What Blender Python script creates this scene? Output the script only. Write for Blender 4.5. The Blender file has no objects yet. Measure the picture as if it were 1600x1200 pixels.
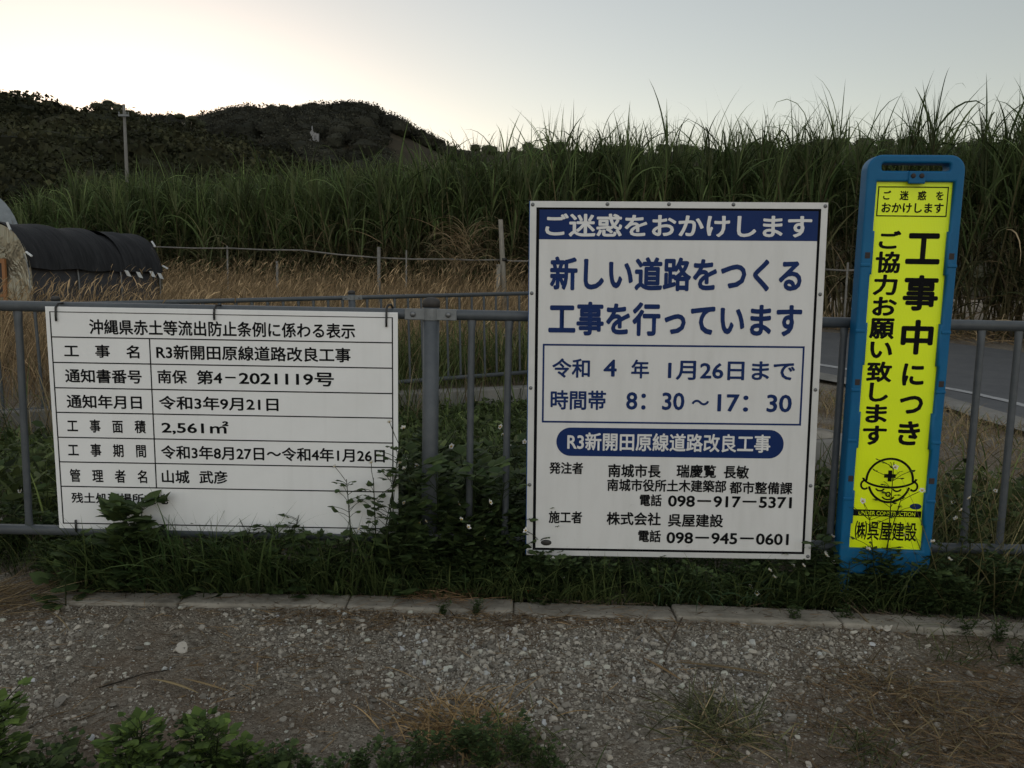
import bpy, math, random
import numpy as np
from mathutils import Matrix, Vector, Euler
rad = math.radians
scene = bpy.context.scene
COL = scene.collection

# ------------------------------------------------------------------ camera, sky, sun, exposure
CAM_H, PITCH, ROLL, FPX = 1.2, 6.8, 1.15, 1270.0
cd = bpy.data.cameras.new('camera'); cam = bpy.data.objects.new('camera', cd); COL.objects.link(cam)
cd.sensor_width = 36; cd.lens = 36*FPX/1600; cd.clip_start = 0.05; cd.clip_end = 5000
cam.matrix_world = Matrix.Translation((0, 0, CAM_H)) @ Matrix.Rotation(rad(90-PITCH), 4, 'X') @ Matrix.Rotation(rad(ROLL), 4, 'Z')
scene.camera = cam
SUN_EL, SUN_AZ = 2.0, -24.0          # low behind the left hill; azimuth from +Y towards +X
w = bpy.data.worlds.new('World'); scene.world = w; w.use_nodes = True
nt = w.node_tree; bg = nt.nodes['Background']
sky = nt.nodes.new('ShaderNodeTexSky'); sky.sky_type = 'NISHITA'; sky.sun_disc = False
sky.sun_elevation = rad(SUN_EL); sky.sun_rotation = rad(SUN_AZ)
sky.air_density = 1.0; sky.dust_density = 0.3; sky.ozone_density = 1.0
hs = nt.nodes.new('ShaderNodeHueSaturation'); hs.inputs['Saturation'].default_value = 0.64
nt.links.new(sky.outputs[0], hs.inputs['Color']); # added sky glow behind the camera, faintly cool, brightens the sign faces
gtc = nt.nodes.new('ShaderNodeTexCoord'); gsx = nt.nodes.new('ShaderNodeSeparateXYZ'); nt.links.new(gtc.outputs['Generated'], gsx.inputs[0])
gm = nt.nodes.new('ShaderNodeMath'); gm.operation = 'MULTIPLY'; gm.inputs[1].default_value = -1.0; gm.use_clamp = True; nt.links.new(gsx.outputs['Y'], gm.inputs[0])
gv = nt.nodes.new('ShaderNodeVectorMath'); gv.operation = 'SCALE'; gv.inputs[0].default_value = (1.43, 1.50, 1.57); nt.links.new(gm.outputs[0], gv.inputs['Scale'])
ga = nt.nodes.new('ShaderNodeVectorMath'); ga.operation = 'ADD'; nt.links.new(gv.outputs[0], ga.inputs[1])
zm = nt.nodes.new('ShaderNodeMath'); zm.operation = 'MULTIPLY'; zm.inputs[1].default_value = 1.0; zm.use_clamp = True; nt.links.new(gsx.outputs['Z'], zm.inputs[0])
zv = nt.nodes.new('ShaderNodeVectorMath'); zv.operation = 'SCALE'; zv.inputs[0].default_value = (0.72, 0.70, 0.66); nt.links.new(zm.outputs[0], zv.inputs['Scale'])  # added overhead sky glow that lifts the light on the ground
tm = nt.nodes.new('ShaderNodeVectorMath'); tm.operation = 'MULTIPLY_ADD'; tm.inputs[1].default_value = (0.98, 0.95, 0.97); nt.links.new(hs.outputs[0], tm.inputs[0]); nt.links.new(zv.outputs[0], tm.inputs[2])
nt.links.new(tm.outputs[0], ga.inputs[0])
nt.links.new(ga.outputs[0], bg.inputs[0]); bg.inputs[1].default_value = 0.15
sd = bpy.data.lights.new('sun', 'SUN'); sun = bpy.data.objects.new('sun', sd); COL.objects.link(sun)
sd.energy = 0.3; sd.angle = rad(12); sd.color = (1.0, 0.82, 0.62)
sun.rotation_euler = (rad(90-SUN_EL), 0, rad(180-SUN_AZ))
scene.view_settings.view_transform = 'Standard'; scene.view_settings.look = 'None'
scene.view_settings.exposure = 1.22; scene.view_settings.gamma = 1.0
scene.cycles.max_bounces = 6; scene.cycles.transparent_max_bounces = 4

RNG = np.random.default_rng(11); random.seed(5)
U = lambda a, b, n=None: RNG.uniform(a, b, n)

# ------------------------------------------------------------------ camera maths (pixel of the 1600x1200 photo -> point)
_M = np.array(cam.matrix_world.to_3x3()); _T = np.array([0, 0, CAM_H])
def ray(px, py): return _M @ np.array([(px-800)/FPX, -(py-600)/FPX, -1.0])
def at(px, py, Y):
    d = ray(px, py); return _T + d*(Y/d[1])
def atz(px, py, z):
    d = ray(px, py); return _T + d*((z-CAM_H)/d[2])

# ------------------------------------------------------------------ materials
MATS = {}
def nodes(name):
    m = bpy.data.materials.new(name); m.use_nodes = True
    n = m.node_tree.nodes; return m, n, m.node_tree.links, n['Principled BSDF']
def mat(name, c, rough=0.6, metal=0.0, c2=None, scale=12.0, bump=0.0, bscale=60.0, lo=0.35, hi=0.7, spec=0.5, stretch=None, detail=6):
    m, n, l, p = nodes(name)
    p.inputs['Roughness'].default_value = rough; p.inputs['Metallic'].default_value = metal
    p.inputs['Specular IOR Level'].default_value = spec
    p.inputs['Base Color'].default_value = (*c, 1)
    tc = n.new('ShaderNodeTexCoord'); src = tc.outputs['Object']
    if stretch:
        mp = n.new('ShaderNodeMapping'); mp.inputs['Scale'].default_value = stretch; l.new(src, mp.inputs['Vector']); src = mp.outputs[0]
    if c2:
        t = n.new('ShaderNodeTexNoise'); t.inputs['Scale'].default_value = scale; t.inputs['Detail'].default_value = detail; t.inputs['Roughness'].default_value = 0.65
        l.new(src, t.inputs['Vector'])
        r = n.new('ShaderNodeValToRGB'); r.color_ramp.elements[0].position = lo; r.color_ramp.elements[1].position = hi
        r.color_ramp.elements[0].color = (*c, 1); r.color_ramp.elements[1].color = (*c2, 1)
        l.new(t.outputs['Fac'], r.inputs['Fac']); l.new(r.outputs['Color'], p.inputs['Base Color'])
    if bump:
        t2 = n.new('ShaderNodeTexNoise'); t2.inputs['Scale'].default_value = bscale; t2.inputs['Detail'].default_value = 8
        l.new(src, t2.inputs['Vector'])
        b = n.new('ShaderNodeBump'); b.inputs['Strength'].default_value = bump; b.inputs['Distance'].default_value = 0.01
        l.new(t2.outputs['Fac'], b.inputs['Height']); l.new(b.outputs[0], p.inputs['Normal'])
    MATS[name] = m; return m
def leafmat(name, trans=0.3, rough=0.55, spec=0.3):
    """colour of each blade or leaf comes from the mesh's own 'Col'"""
    m, n, l, p = nodes(name)
    a = n.new('ShaderNodeAttribute'); a.attribute_name = 'Col'
    p.inputs['Roughness'].default_value = rough; p.inputs['Specular IOR Level'].default_value = spec
    l.new(a.outputs['Color'], p.inputs['Base Color'])
    t = n.new('ShaderNodeBsdfTranslucent'); l.new(a.outputs['Color'], t.inputs['Color'])
    mx = n.new('ShaderNodeMixShader'); mx.inputs[0].default_value = trans
    l.new(p.outputs[0], mx.inputs[1]); l.new(t.outputs[0], mx.inputs[2])
    l.new(mx.outputs[0], n['Material Output'].inputs['Surface'])
    MATS[name] = m; return m
M_LEAF = leafmat('leaf', 0.3, 0.6, 0.15); M_DRY = leafmat('dry_blade', 0.25, 0.8, 0.1); M_STONE = leafmat('stone', 0.0, 0.85, 0.2)
M_WOOD = leafmat('woodland_leaf', 0.15, 0.8, 0.1)
M_STEEL = mat('painted_steel', (0.052, 0.061, 0.070), 0.5, 0.0, (0.075, 0.084, 0.092), 25, 0.05, 200)
M_GALV = mat('galvanised', (0.14, 0.15, 0.155), 0.5, 0.3, (0.20, 0.21, 0.215), 30)
M_CAP = mat('cap', (0.03, 0.028, 0.027), 0.7, 0, (0.05, 0.045, 0.04), 40)
M_WHITE = mat('board_white', (0.80, 0.80, 0.795), 0.45, 0, (0.72, 0.72, 0.71), 3.0, 0, lo=0.45, hi=0.9)
M_WHITE2 = mat('sign_white', (0.68, 0.675, 0.665), 0.42, 0, (0.60, 0.595, 0.58), 4.0, 0.03, 300, lo=0.45, hi=0.85, stretch=(3, 1, 0.7))
def dirty(m, z0, z1, amt=0.5, c=(0.20, 0.175, 0.14)):
    """rain streaks and dried mud splash: brown specks that thin out above the lower edge"""
    n, l, p = m.node_tree.nodes, m.node_tree.links, m.node_tree.nodes['Principled BSDF']
    old = p.inputs['Base Color'].links[0].from_socket; tc = n.new('ShaderNodeTexCoord')
    mp = n.new('ShaderNodeMapping'); mp.inputs['Scale'].default_value = (22, 1, 1.3); l.new(tc.outputs['Object'], mp.inputs['Vector'])
    st = n.new('ShaderNodeTexNoise'); st.inputs['Scale'].default_value = 1.0; st.inputs['Detail'].default_value = 5; l.new(mp.outputs[0], st.inputs['Vector'])
    sp = n.new('ShaderNodeTexNoise'); sp.inputs['Scale'].default_value = 70; sp.inputs['Detail'].default_value = 4; l.new(tc.outputs['Object'], sp.inputs['Vector'])
    sx = n.new('ShaderNodeSeparateXYZ'); l.new(tc.outputs['Object'], sx.inputs[0])
    mr = n.new('ShaderNodeMapRange'); mr.inputs['From Min'].default_value = z1; mr.inputs['From Max'].default_value = z0; mr.inputs['To Min'].default_value = -0.78; mr.inputs['To Max'].default_value = -0.50; l.new(sx.outputs['Z'], mr.inputs['Value'])
    ad = n.new('ShaderNodeMath'); ad.operation = 'ADD'; l.new(sp.outputs['Fac'], ad.inputs[0]); l.new(mr.outputs[0], ad.inputs[1])
    mu = n.new('ShaderNodeMath'); mu.operation = 'MULTIPLY'; mu.inputs[1].default_value = 7; mu.use_clamp = True; l.new(ad.outputs[0], mu.inputs[0])
    sr = n.new('ShaderNodeMapRange'); sr.inputs['From Min'].default_value = 0.56; sr.inputs['From Max'].default_value = 0.80; sr.inputs['To Max'].default_value = 0.30; l.new(st.outputs['Fac'], sr.inputs['Value'])
    mx_ = n.new('ShaderNodeMath'); mx_.operation = 'MAXIMUM'; l.new(mu.outputs[0], mx_.inputs[0]); l.new(sr.outputs[0], mx_.inputs[1])
    am = n.new('ShaderNodeMath'); am.operation = 'MULTIPLY'; am.inputs[1].default_value = amt; l.new(mx_.outputs[0], am.inputs[0])
    x = n.new('ShaderNodeMix'); x.data_type = 'RGBA'; l.new(am.outputs[0], x.inputs['Factor']); l.new(old, x.inputs['A']); x.inputs['B'].default_value = (*c, 1); l.new(x.outputs['Result'], p.inputs['Base Color'])
dirty(M_WHITE, -.46, -.36, .22); dirty(M_WHITE2, -.70, -.55, .24)
M_ALU = mat('frame_white', (0.62, 0.62, 0.61), 0.4, 0.1, (0.54, 0.54, 0.53), 8)
M_BLACK = mat('ink_black', (0.006, 0.006, 0.007), 0.8, spec=0.1)
M_INK = mat('ink_blue', (0.005, 0.022, 0.105), 0.5, 0, (0.008, 0.028, 0.12), 5, spec=0.15)
M_EDGE = mat('edge_blue', (0.01, 0.09, 0.30), 0.5)
M_BLUE = mat('plastic_blue', (0.002, 0.095, 0.225), 0.5, 0, (0.004, 0.115, 0.25), 9, 0.06, 120, spec=0.25)
dirty(M_BLUE, -.80, -.3, .22, (0.10, 0.115, 0.12))
M_SLOT = mat('slot_brown', (0.03, 0.022, 0.02), 0.8)
M_TIE = mat('tie_black', (0.012, 0.012, 0.012), 0.5)
M_BOLT = mat('bolt', (0.16, 0.165, 0.17), 0.4, 0.6)
M_CONC = mat('concrete', (0.105, 0.093, 0.072), 0.92, 0, (0.33, 0.30, 0.25), 6, 0.7, 45, lo=0.22, hi=0.66, spec=0.2, detail=12)
M_CONC2 = mat('old_concrete', (0.15, 0.145, 0.13), 0.9, 0, (0.25, 0.235, 0.21), 2.5, 0.3, 40)
M_ASPH = mat('asphalt', (0.078, 0.080, 0.084), 0.9, 0, (0.102, 0.103, 0.105), 3, 0.4, 120)
M_LINE = mat('road_paint', (0.34, 0.34, 0.34), 0.8, 0, (0.14, 0.14, 0.14), 14, lo=0.5, hi=0.75)
M_NET = mat('shade_net', (0.014, 0.015, 0.017), 0.85, 0, (0.034, 0.035, 0.038), 3, 0.7, 14, spec=0.2, stretch=(0.6, 8, 1))
M_SIDE = mat('side_sheet', (0.035, 0.038, 0.045), 0.6, 0, (0.06, 0.062, 0.07), 3)
M_FILM = mat('silver_film', (0.21, 0.195, 0.15), 0.32, 0.7, (0.27, 0.25, 0.195), 2, 0.8, 6, detail=2, stretch=(1, 1, .4))
for q_ in M_FILM.node_tree.nodes:
    if q_.type == 'BUMP': q_.inputs['Distance'].default_value = 0.10
    if q_.type == 'TEX_NOISE': q_.inputs['Detail'].default_value = 3; q_.inputs['Distortion'].default_value = 1.2
M_FILM2 = mat('pale_film', (0.16, 0.19, 0.22), 0.4, 0, (0.26, 0.30, 0.33), 4, 0.5, 8)
M_ORANGE = mat('orange_wood', (0.30, 0.13, 0.045), 0.7, 0, (0.22, 0.10, 0.04), 8)
M_CLIP = mat('clip_white', (0.6, 0.62, 0.62), 0.5)
M_POLE = mat('pole_concrete', (0.13, 0.125, 0.115), 0.9, 0, (0.17, 0.165, 0.15), 3)
M_TIMBER = mat('weathered_timber', (0.16, 0.145, 0.12), 0.9, 0, (0.26, 0.24, 0.20), 10, 0.3, 60, stretch=(4, 4, 0.6))
M_PVC = mat('grey_pipe', (0.18, 0.17, 0.15), 0.6, 0, (0.09, 0.083, 0.07), 9)
M_MONU = mat('monument_stone', (0.24, 0.24, 0.24), 0.8)
M_PETAL = mat('petal_white', (0.75, 0.74, 0.70), 0.6)
M_DISC = mat('flower_yellow', (0.45, 0.28, 0.03), 0.7)
M_RUST = mat('rust_orange', (0.5, 0.09, 0.02), 0.6)
# fluorescent corrugated panel
m, n, l, p = nodes('fluorescent_yellow'); M_YEL = m
p.inputs['Roughness'].default_value = 0.4
yt = n.new('ShaderNodeTexNoise'); yt.inputs['Scale'].default_value = 5; yt.inputs['Detail'].default_value = 9; yr = n.new('ShaderNodeValToRGB')
yr.color_ramp.elements[0].color = (0.76, 0.93, 0.006, 1); yr.color_ramp.elements[0].position = 0.3; yr.color_ramp.elements[1].color = (0.84, 1.0, 0.002, 1); yr.color_ramp.elements[1].position = 0.55
l.new(yt.outputs['Fac'], yr.inputs['Fac']); l.new(yr.outputs['Color'], p.inputs['Base Color'])
tc = n.new('ShaderNodeTexCoord'); wv = n.new('ShaderNodeTexWave'); wv.inputs['Scale'].default_value = 55; wv.bands_direction = 'X'
l.new(tc.outputs['Object'], wv.inputs['Vector']); b = n.new('ShaderNodeBump'); b.inputs['Strength'].default_value = 0.25; b.inputs['Distance'].default_value = 0.002
l.new(wv.outputs['Fac'], b.inputs['Height']); l.new(b.outputs[0], p.inputs['Normal'])
# ground: gravel lot, soil and dry field by place and noise
m, n, l, p = nodes('ground_soil'); M_GROUND = m
p.inputs['Roughness'].default_value = 0.95; p.inputs['Specular IOR Level'].default_value = 0.15
g = n.new('ShaderNodeNewGeometry')
def noise(sc, det=8, ro=0.7):
    t = n.new('ShaderNodeTexNoise'); t.inputs['Scale'].default_value = sc; t.inputs['Detail'].default_value = det; t.inputs['Roughness'].default_value = ro
    l.new(g.outputs['Position'], t.inputs['Vector']); return t.outputs['Fac']
def ramp(src, stops):
    r = n.new('ShaderNodeValToRGB'); e = r.color_ramp.elements
    while len(e) < len(stops): e.new(0.5)
    for k, (pos, c) in enumerate(stops): e[k].position = pos; e[k].color = (*c, 1)
    l.new(src, r.inputs['Fac']); return r.outputs['Color']
def mixc(f, a, b_):
    x = n.new('ShaderNodeMix'); x.data_type = 'RGBA'; l.new(f, x.inputs['Factor']); l.new(a, x.inputs['A']); l.new(b_, x.inputs['B']); return x.outputs['Result']
def cells(sc):
    v = n.new('ShaderNodeTexVoronoi'); v.inputs['Scale'].default_value = sc; l.new(g.outputs['Position'], v.inputs['Vector']); return v
v1, v2 = cells(62), cells(150)
sx_ = n.new('ShaderNodeSeparateColor'); l.new(v1.outputs['Color'], sx_.inputs[0]); sx2 = n.new('ShaderNodeSeparateColor'); l.new(v2.outputs['Color'], sx2.inputs[0])
pick = ramp(noise(14, 3), [(0.42, (0, 0, 0)), (0.56, (1, 1, 1))])
tone = [(0.0, (0.125, 0.105, 0.080)), (0.5, (0.225, 0.195, 0.155)), (0.85, (0.32, 0.285, 0.23)), (1.0, (0.42, 0.38, 0.315))]
grv = mixc(pick, ramp(sx_.outputs[0], tone), ramp(sx2.outputs[0], tone))
soil = ramp(noise(45), [(0.3, (0.105, 0.076, 0.053)), (0.55, (0.20, 0.152, 0.108)), (0.75, (0.30, 0.24, 0.175))])
sel = ramp(noise(1.7, 5), [(0.44, (0, 0, 0)), (0.64, (1, 1, 1))])
l.new(mixc(sel, grv, soil), p.inputs['Base Color'])
b = n.new('ShaderNodeBump'); b.inputs['Strength'].default_value = 0.9; b.inputs['Distance'].default_value = 0.012; b.invert = True
am = n.new('ShaderNodeMath'); am.operation = 'ADD'; l.new(v1.outputs['Distance'], am.inputs[0]); l.new(v2.outputs['Distance'], am.inputs[1])
am2 = n.new('ShaderNodeMath'); am2.operation = 'ADD'; l.new(am.outputs[0], am2.inputs[0]); l.new(noise(110, 6), am2.inputs[1]); l.new(am2.outputs[0], b.inputs['Height']); l.new(b.outputs[0], p.inputs['Normal'])
M_HILL = mat('hill_soil', (0.035, 0.032, 0.022), 0.95, 0, (0.06, 0.05, 0.035), 0.05, spec=0.1)
M_BAREHILL = mat('bare_hill', (0.032, 0.028, 0.019), 0.95, 0, (0.055, 0.045, 0.029), 0.25, spec=0.1)

# ------------------------------------------------------------------ mesh helpers
class Acc:
    """collects quads with a colour per vertex"""
    def __init__(s): s.V = []; s.F = []; s.C = []; s.n = 0
    def add(s, V, F, C=None):
        V = np.asarray(V, float).reshape(-1, 3); F = np.asarray(F, int).reshape(-1, 4)
        if C is None: C = np.ones((len(V), 3))
        C = np.asarray(C, float)
        if C.ndim == 1: C = np.tile(C, (len(V), 1))
        s.V.append(V); s.F.append(F+s.n); s.C.append(C); s.n += len(V)
    def mesh(s, name, smooth=True):
        V = np.concatenate(s.V); F = np.concatenate(s.F); C = np.concatenate(s.C)
        me = bpy.data.meshes.new(name)
        me.vertices.add(len(V)); me.vertices.foreach_set('co', V.astype(np.float32).ravel())
        me.loops.add(F.size); me.loops.foreach_set('vertex_index', F.astype(np.int32).ravel())
        me.polygons.add(len(F)); me.polygons.foreach_set('loop_start', np.arange(0, F.size, 4, dtype=np.int32))
        me.polygons.foreach_set('use_smooth', np.full(len(F), smooth))
        ca = me.color_attributes.new('Col', 'FLOAT_COLOR', 'POINT')
        ca.data.foreach_set('color', np.concatenate([C, np.ones((len(C), 1))], 1).astype(np.float32).ravel())
        me.update(calc_edges=True); me.validate(); return me
    def build(s, name, m, parent=None, smooth=True): return link(name, s.mesh(name, smooth), m, parent)
def link(name, me, m=None, parent=None):
    o = bpy.data.objects.new(name, me); COL.objects.link(o)
    if m is not None and len(me.materials) == 0: me.materials.append(m)
    if parent is not None: o.parent = parent
    return o
def tag(o, label=None, cat=None, group=None, kind=None):
    for k, v in (('label', label), ('category', cat), ('group', group), ('kind', kind)):
        if v: o[k] = v
    return o
def thing(name, label, cat, loc=(0, 0, 0), rot=(0, 0, 0), group=None):
    o = bpy.data.objects.new(name, None); COL.objects.link(o); o.location = loc; o.rotation_euler = rot
    o.empty_display_size = 0.1
    return tag(o, label, cat, group)
def dup(root, loc=None, rot=None, scale=None, label=None, group=None):
    r = root.copy(); COL.objects.link(r)
    if loc is not None: r.location = loc
    if rot is not None: r.rotation_euler = rot
    if scale is not None: r.scale = (scale,)*3
    if label: r['label'] = label
    if group: r['group'] = group
    for ch in list(root.children):
        c = ch.copy(); COL.objects.link(c); c.parent = r
        for g2 in list(ch.children):
            d = g2.copy(); COL.objects.link(d); d.parent = c
    return r
BOXF = [[0, 3, 2, 1], [4, 5, 6, 7], [0, 1, 5, 4], [1, 2, 6, 5], [2, 3, 7, 6], [3, 0, 4, 7]]
def box(a, x0, x1, y0, y1, z0, z1, c=None):
    a.add([(x0, y0, z0), (x1, y0, z0), (x1, y1, z0), (x0, y1, z0), (x0, y0, z1), (x1, y0, z1), (x1, y1, z1), (x0, y1, z1)], BOXF, c)
def tube(a, pts, r, n=10, c=None, cap=True):
    pts = np.asarray(pts, float); k = len(pts); r = np.broadcast_to(np.asarray(r, float), (k,))
    d = np.gradient(pts, axis=0); d /= np.linalg.norm(d, axis=1)[:, None]+1e-12
    cand = np.array([(0, 0, 1.0), (0, 1.0, 0), (1.0, 0, 0)]); ref = cand[np.argmin(np.abs(d@cand.T).max(0))]
    s = np.cross(d, ref); s /= np.linalg.norm(s, axis=1)[:, None]; u = np.cross(s, d)
    t = np.linspace(0, 2*np.pi, n, endpoint=False)
    V = pts[:, None] + r[:, None, None]*(np.cos(t)[None, :, None]*s[:, None]+np.sin(t)[None, :, None]*u[:, None])
    i, j = np.meshgrid(np.arange(k-1), np.arange(n), indexing='ij'); j2 = (j+1) % n
    F = np.stack([i*n+j, i*n+j2, (i+1)*n+j2, (i+1)*n+j], -1).reshape(-1, 4)
    V = V.reshape(-1, 3)
    if cap:
        V = np.concatenate([V, pts[:1], pts[-1:]]); e = k*n
        for q in range(0, n, 2):
            F = np.concatenate([F, [[e, (q+2) % n, q+1, q]], [[e+1, (k-1)*n+q, (k-1)*n+q+1, (k-1)*n+(q+2) % n]]])
    a.add(V, F, c)
def lathe(a, prof, n=16, c=None, centre=(0, 0, 0)):
    pr = np.asarray(prof, float); tube(a, np.stack([np.full(len(pr), centre[0]), np.full(len(pr), centre[1]), pr[:, 1]+centre[2]], 1), pr[:, 0], n, c)
def simple(name, m, parent, fn, smooth=False):
    a = Acc(); fn(a); return a.build(name, m, parent, smooth)
def bevel(o, wdt=0.002, seg=2):
    md = o.modifiers.new('bevel', 'BEVEL'); md.width = wdt; md.segments = seg; md.limit_method = 'ANGLE'; md.angle_limit = rad(40); return o
def from_curve(cu):
    t = bpy.data.objects.new('tmp', cu); COL.objects.link(t)
    dg = bpy.context.evaluated_depsgraph_get(); me = bpy.data.meshes.new_from_object(t.evaluated_get(dg))
    bpy.data.objects.remove(t); bpy.data.curves.remove(cu); me.materials.clear(); return me
def to_xz(me, y, k=1.0):
    """a flat mesh drawn in x, y stands up in x, z at depth y (its +z turns to face -y)"""
    co = np.empty(len(me.vertices)*3, np.float32); me.vertices.foreach_get('co', co); co = co.reshape(-1, 3)
    out = np.stack([co[:, 0], y-co[:, 2]*k, co[:, 1]], 1); me.vertices.foreach_set('co', out.astype(np.float32).ravel()); me.update(); return me
def flat(name, loops, m, parent, y, ext=0.0, bev=0.0):
    """outline with holes, drawn in x, z, extruded by +-ext"""
    cu = bpy.data.curves.new(name, 'CURVE'); cu.dimensions = '2D'; cu.fill_mode = 'BOTH' if ext else 'FRONT'; cu.extrude = max(ext-bev, 0); cu.bevel_depth = bev; cu.bevel_resolution = 3
    if bev: cu.offset = -bev
    for lp in loops:
        s = cu.splines.new('POLY'); s.points.add(len(lp)-1); s.use_cyclic_u = True
        for k, q in enumerate(lp): s.points[k].co = (q[0], q[1], 0, 1)
    return link(name, to_xz(from_curve(cu), y), m, parent)
def rect(x0, x1, z0, z1): return [(x0, z0), (x1, z0), (x1, z1), (x0, z1)]
def rrect(x0, x1, z0, z1, r, n=8):
    out = []
    for cx, cz, a0 in ((x1-r, z0+r, -90), (x1-r, z1-r, 0), (x0+r, z1-r, 90), (x0+r, z0+r, 180)):
        for k in range(n+1):
            t = rad(a0+90*k/n); out.append((cx+r*math.cos(t), cz+r*math.sin(t)))
    return out
def ell(cx, cz, rx, rz, n=40, a0=0, a1=360):
    return [(cx+rx*math.cos(rad(a0+(a1-a0)*k/n)), cz+rz*math.sin(rad(a0+(a1-a0)*k/n))) for k in range(n)]
def arc(cx, cz, rx, rz, a0, a1, wd, n=24):
    o = []; i = []
    for k in range(n+1):
        t = rad(a0+(a1-a0)*k/n); c, s = math.cos(t), math.sin(t)
        o.append((cx+(rx+wd/2)*c, cz+(rz+wd/2)*s)); i.append((cx+(rx-wd/2)*c, cz+(rz-wd/2)*s))
    return o+i[::-1]
def text(body, xc, zc, wd, ht, m, parent, y, off=0.012):
    """one printed line; strokes are thickened by laying the outline down again all round, each time 0.02 mm higher"""
    cu = bpy.data.curves.new('lettering', 'FONT'); cu.body = body; cu.resolution_u = 3; cu.fill_mode = 'FRONT'
    me = from_curve(cu); nv, nl, npol = len(me.vertices), len(me.loops), len(me.polygons)
    co = np.empty(nv*3, np.float32); me.vertices.foreach_get('co', co); co = co.reshape(-1, 3)
    vi = np.empty(nl, np.int32); me.loops.foreach_get('vertex_index', vi)
    ls = np.empty(npol, np.int32); me.polygons.foreach_get('loop_start', ls); bpy.data.meshes.remove(me)
    lo, hi = co.min(0), co.max(0); co = co-(lo+hi)/2; d = off*.9
    sx, sy = wd/(hi[0]-lo[0]+2*d), ht/(hi[1]-lo[1]+2*d)
    sh = [(0, 0)]+[(d*math.cos(q*math.pi/4), d*math.sin(q*math.pi/4)) for q in range(8)]
    V = np.concatenate([np.stack([(co[:, 0]+a_)*sx+xc, np.full(nv, y-.00002*q), (co[:, 1]+b_)*sy+zc], 1) for q, (a_, b_) in enumerate(sh)])
    me = bpy.data.meshes.new('lettering'); K = len(sh)
    me.vertices.add(nv*K); me.vertices.foreach_set('co', V.astype(np.float32).ravel())
    me.loops.add(nl*K); me.loops.foreach_set('vertex_index', np.concatenate([vi+nv*q for q in range(K)]).astype(np.int32))
    me.polygons.add(npol*K); me.polygons.foreach_set('loop_start', np.concatenate([ls+nl*q for q in range(K)]).astype(np.int32))
    me.update(calc_edges=True); me.validate()
    return link('lettering', me, m, parent)

# vectorised blades and leaves
def blades(a, base, L, az, tilt, bend, W, S=4, col=(0.05, 0.07, 0.02), tip=None, prof='grass', across=2, fold=0.25, roll=0.3, pw=1.4):
    base = np.asarray(base, float); N = len(base)
    f = lambda v: np.broadcast_to(np.asarray(v, float), (N,)).copy()
    L, az, tilt, bend, W = map(f, (L, az, tilt, bend, W))
    t = np.linspace(0, 1, S+1); th = tilt[:, None]+bend[:, None]*t[None]**pw
    h = np.stack([np.cos(az), np.sin(az), np.zeros(N)], 1)
    d = np.sin(th)[..., None]*h[:, None]+np.cos(th)[..., None]*np.array([0, 0, 1.0])
    mid = (d[:, 1:]+d[:, :-1])/2*(L/S)[:, None, None]
    P = base[:, None]+np.concatenate([np.zeros((N, 1, 3)), np.cumsum(mid, 1)], 1)
    side = np.stack([-np.sin(az), np.cos(az), np.zeros(N)], 1)[:, None]+0*d
    nor = np.cross(d, side)
    rr = RNG.normal(0, roll, N)[:, None, None]
    s2 = side*np.cos(rr)+nor*np.sin(rr)
    if prof == 'grass': pr = np.clip(1.0-t**2.2, 0.03, 1)*np.minimum(1, 0.55+t*2)
    elif prof == 'leaf': pr = np.clip(np.sin(np.pi*np.clip(t*0.97+0.02, 0, 1)**0.75), 0.04, 1)
    else: pr = np.clip(np.sin(np.pi*(t*0.9+0.05)), 0.1, 1)
    wv = (W[:, None]*pr[None])[..., None]
    if across == 2: X = np.stack([P-s2*wv, P+s2*wv], 2)
    else: X = np.stack([P-s2*wv-nor*wv*fold, P, P+s2*wv-nor*wv*fold], 2)
    k = across; i, j = np.meshgrid(np.arange(S), np.arange(k-1), indexing='ij')
    q = np.stack([i*k+j, i*k+j+1, (i+1)*k+j+1, (i+1)*k+j], -1).reshape(-1, 4)
    F = (np.arange(N)*((S+1)*k))[:, None, None]+q[None]
    c = np.broadcast_to(np.asarray(col, float), (N, 3)); tp = c if tip is None else np.broadcast_to(np.asarray(tip, float), (N, 3))
    C = c[:, None]*(1-t)[None, :, None]+tp[:, None]*t[None, :, None]
    C = np.repeat(C[:, :, None], k, 2)
    a.add(X.reshape(-1, 3), F.reshape(-1, 4), C.reshape(-1, 3)); return P[:, -1]
def tints(N, c0, c1, var=0.25, G=1.75):
    f = RNG.random((N, 1)); c = np.asarray(c0)*(1-f)+np.asarray(c1)*f
    return c*G*np.clip(RNG.normal(1, var, (N, 1)), 0.4, 1.8)
def sms(a, b_, x): t = np.clip((x-a)/(b_-a), 0, 1); return t*t*(3-2*t)
_ph = RNG.uniform(0, 6.28, (12, 3)); _fr = RNG.normal(0, 1, (12, 2))
def lump(x, y, s=1.0, lo=0, hi=12):
    z = 0
    for k in range(lo, hi): z = z+np.sin(_fr[k, 0]*x*s*(1+k*.35)+_fr[k, 1]*y*s*(1+k*.35)+_ph[k, 0])/(1+k*.35)
    return z/4.0

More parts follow.
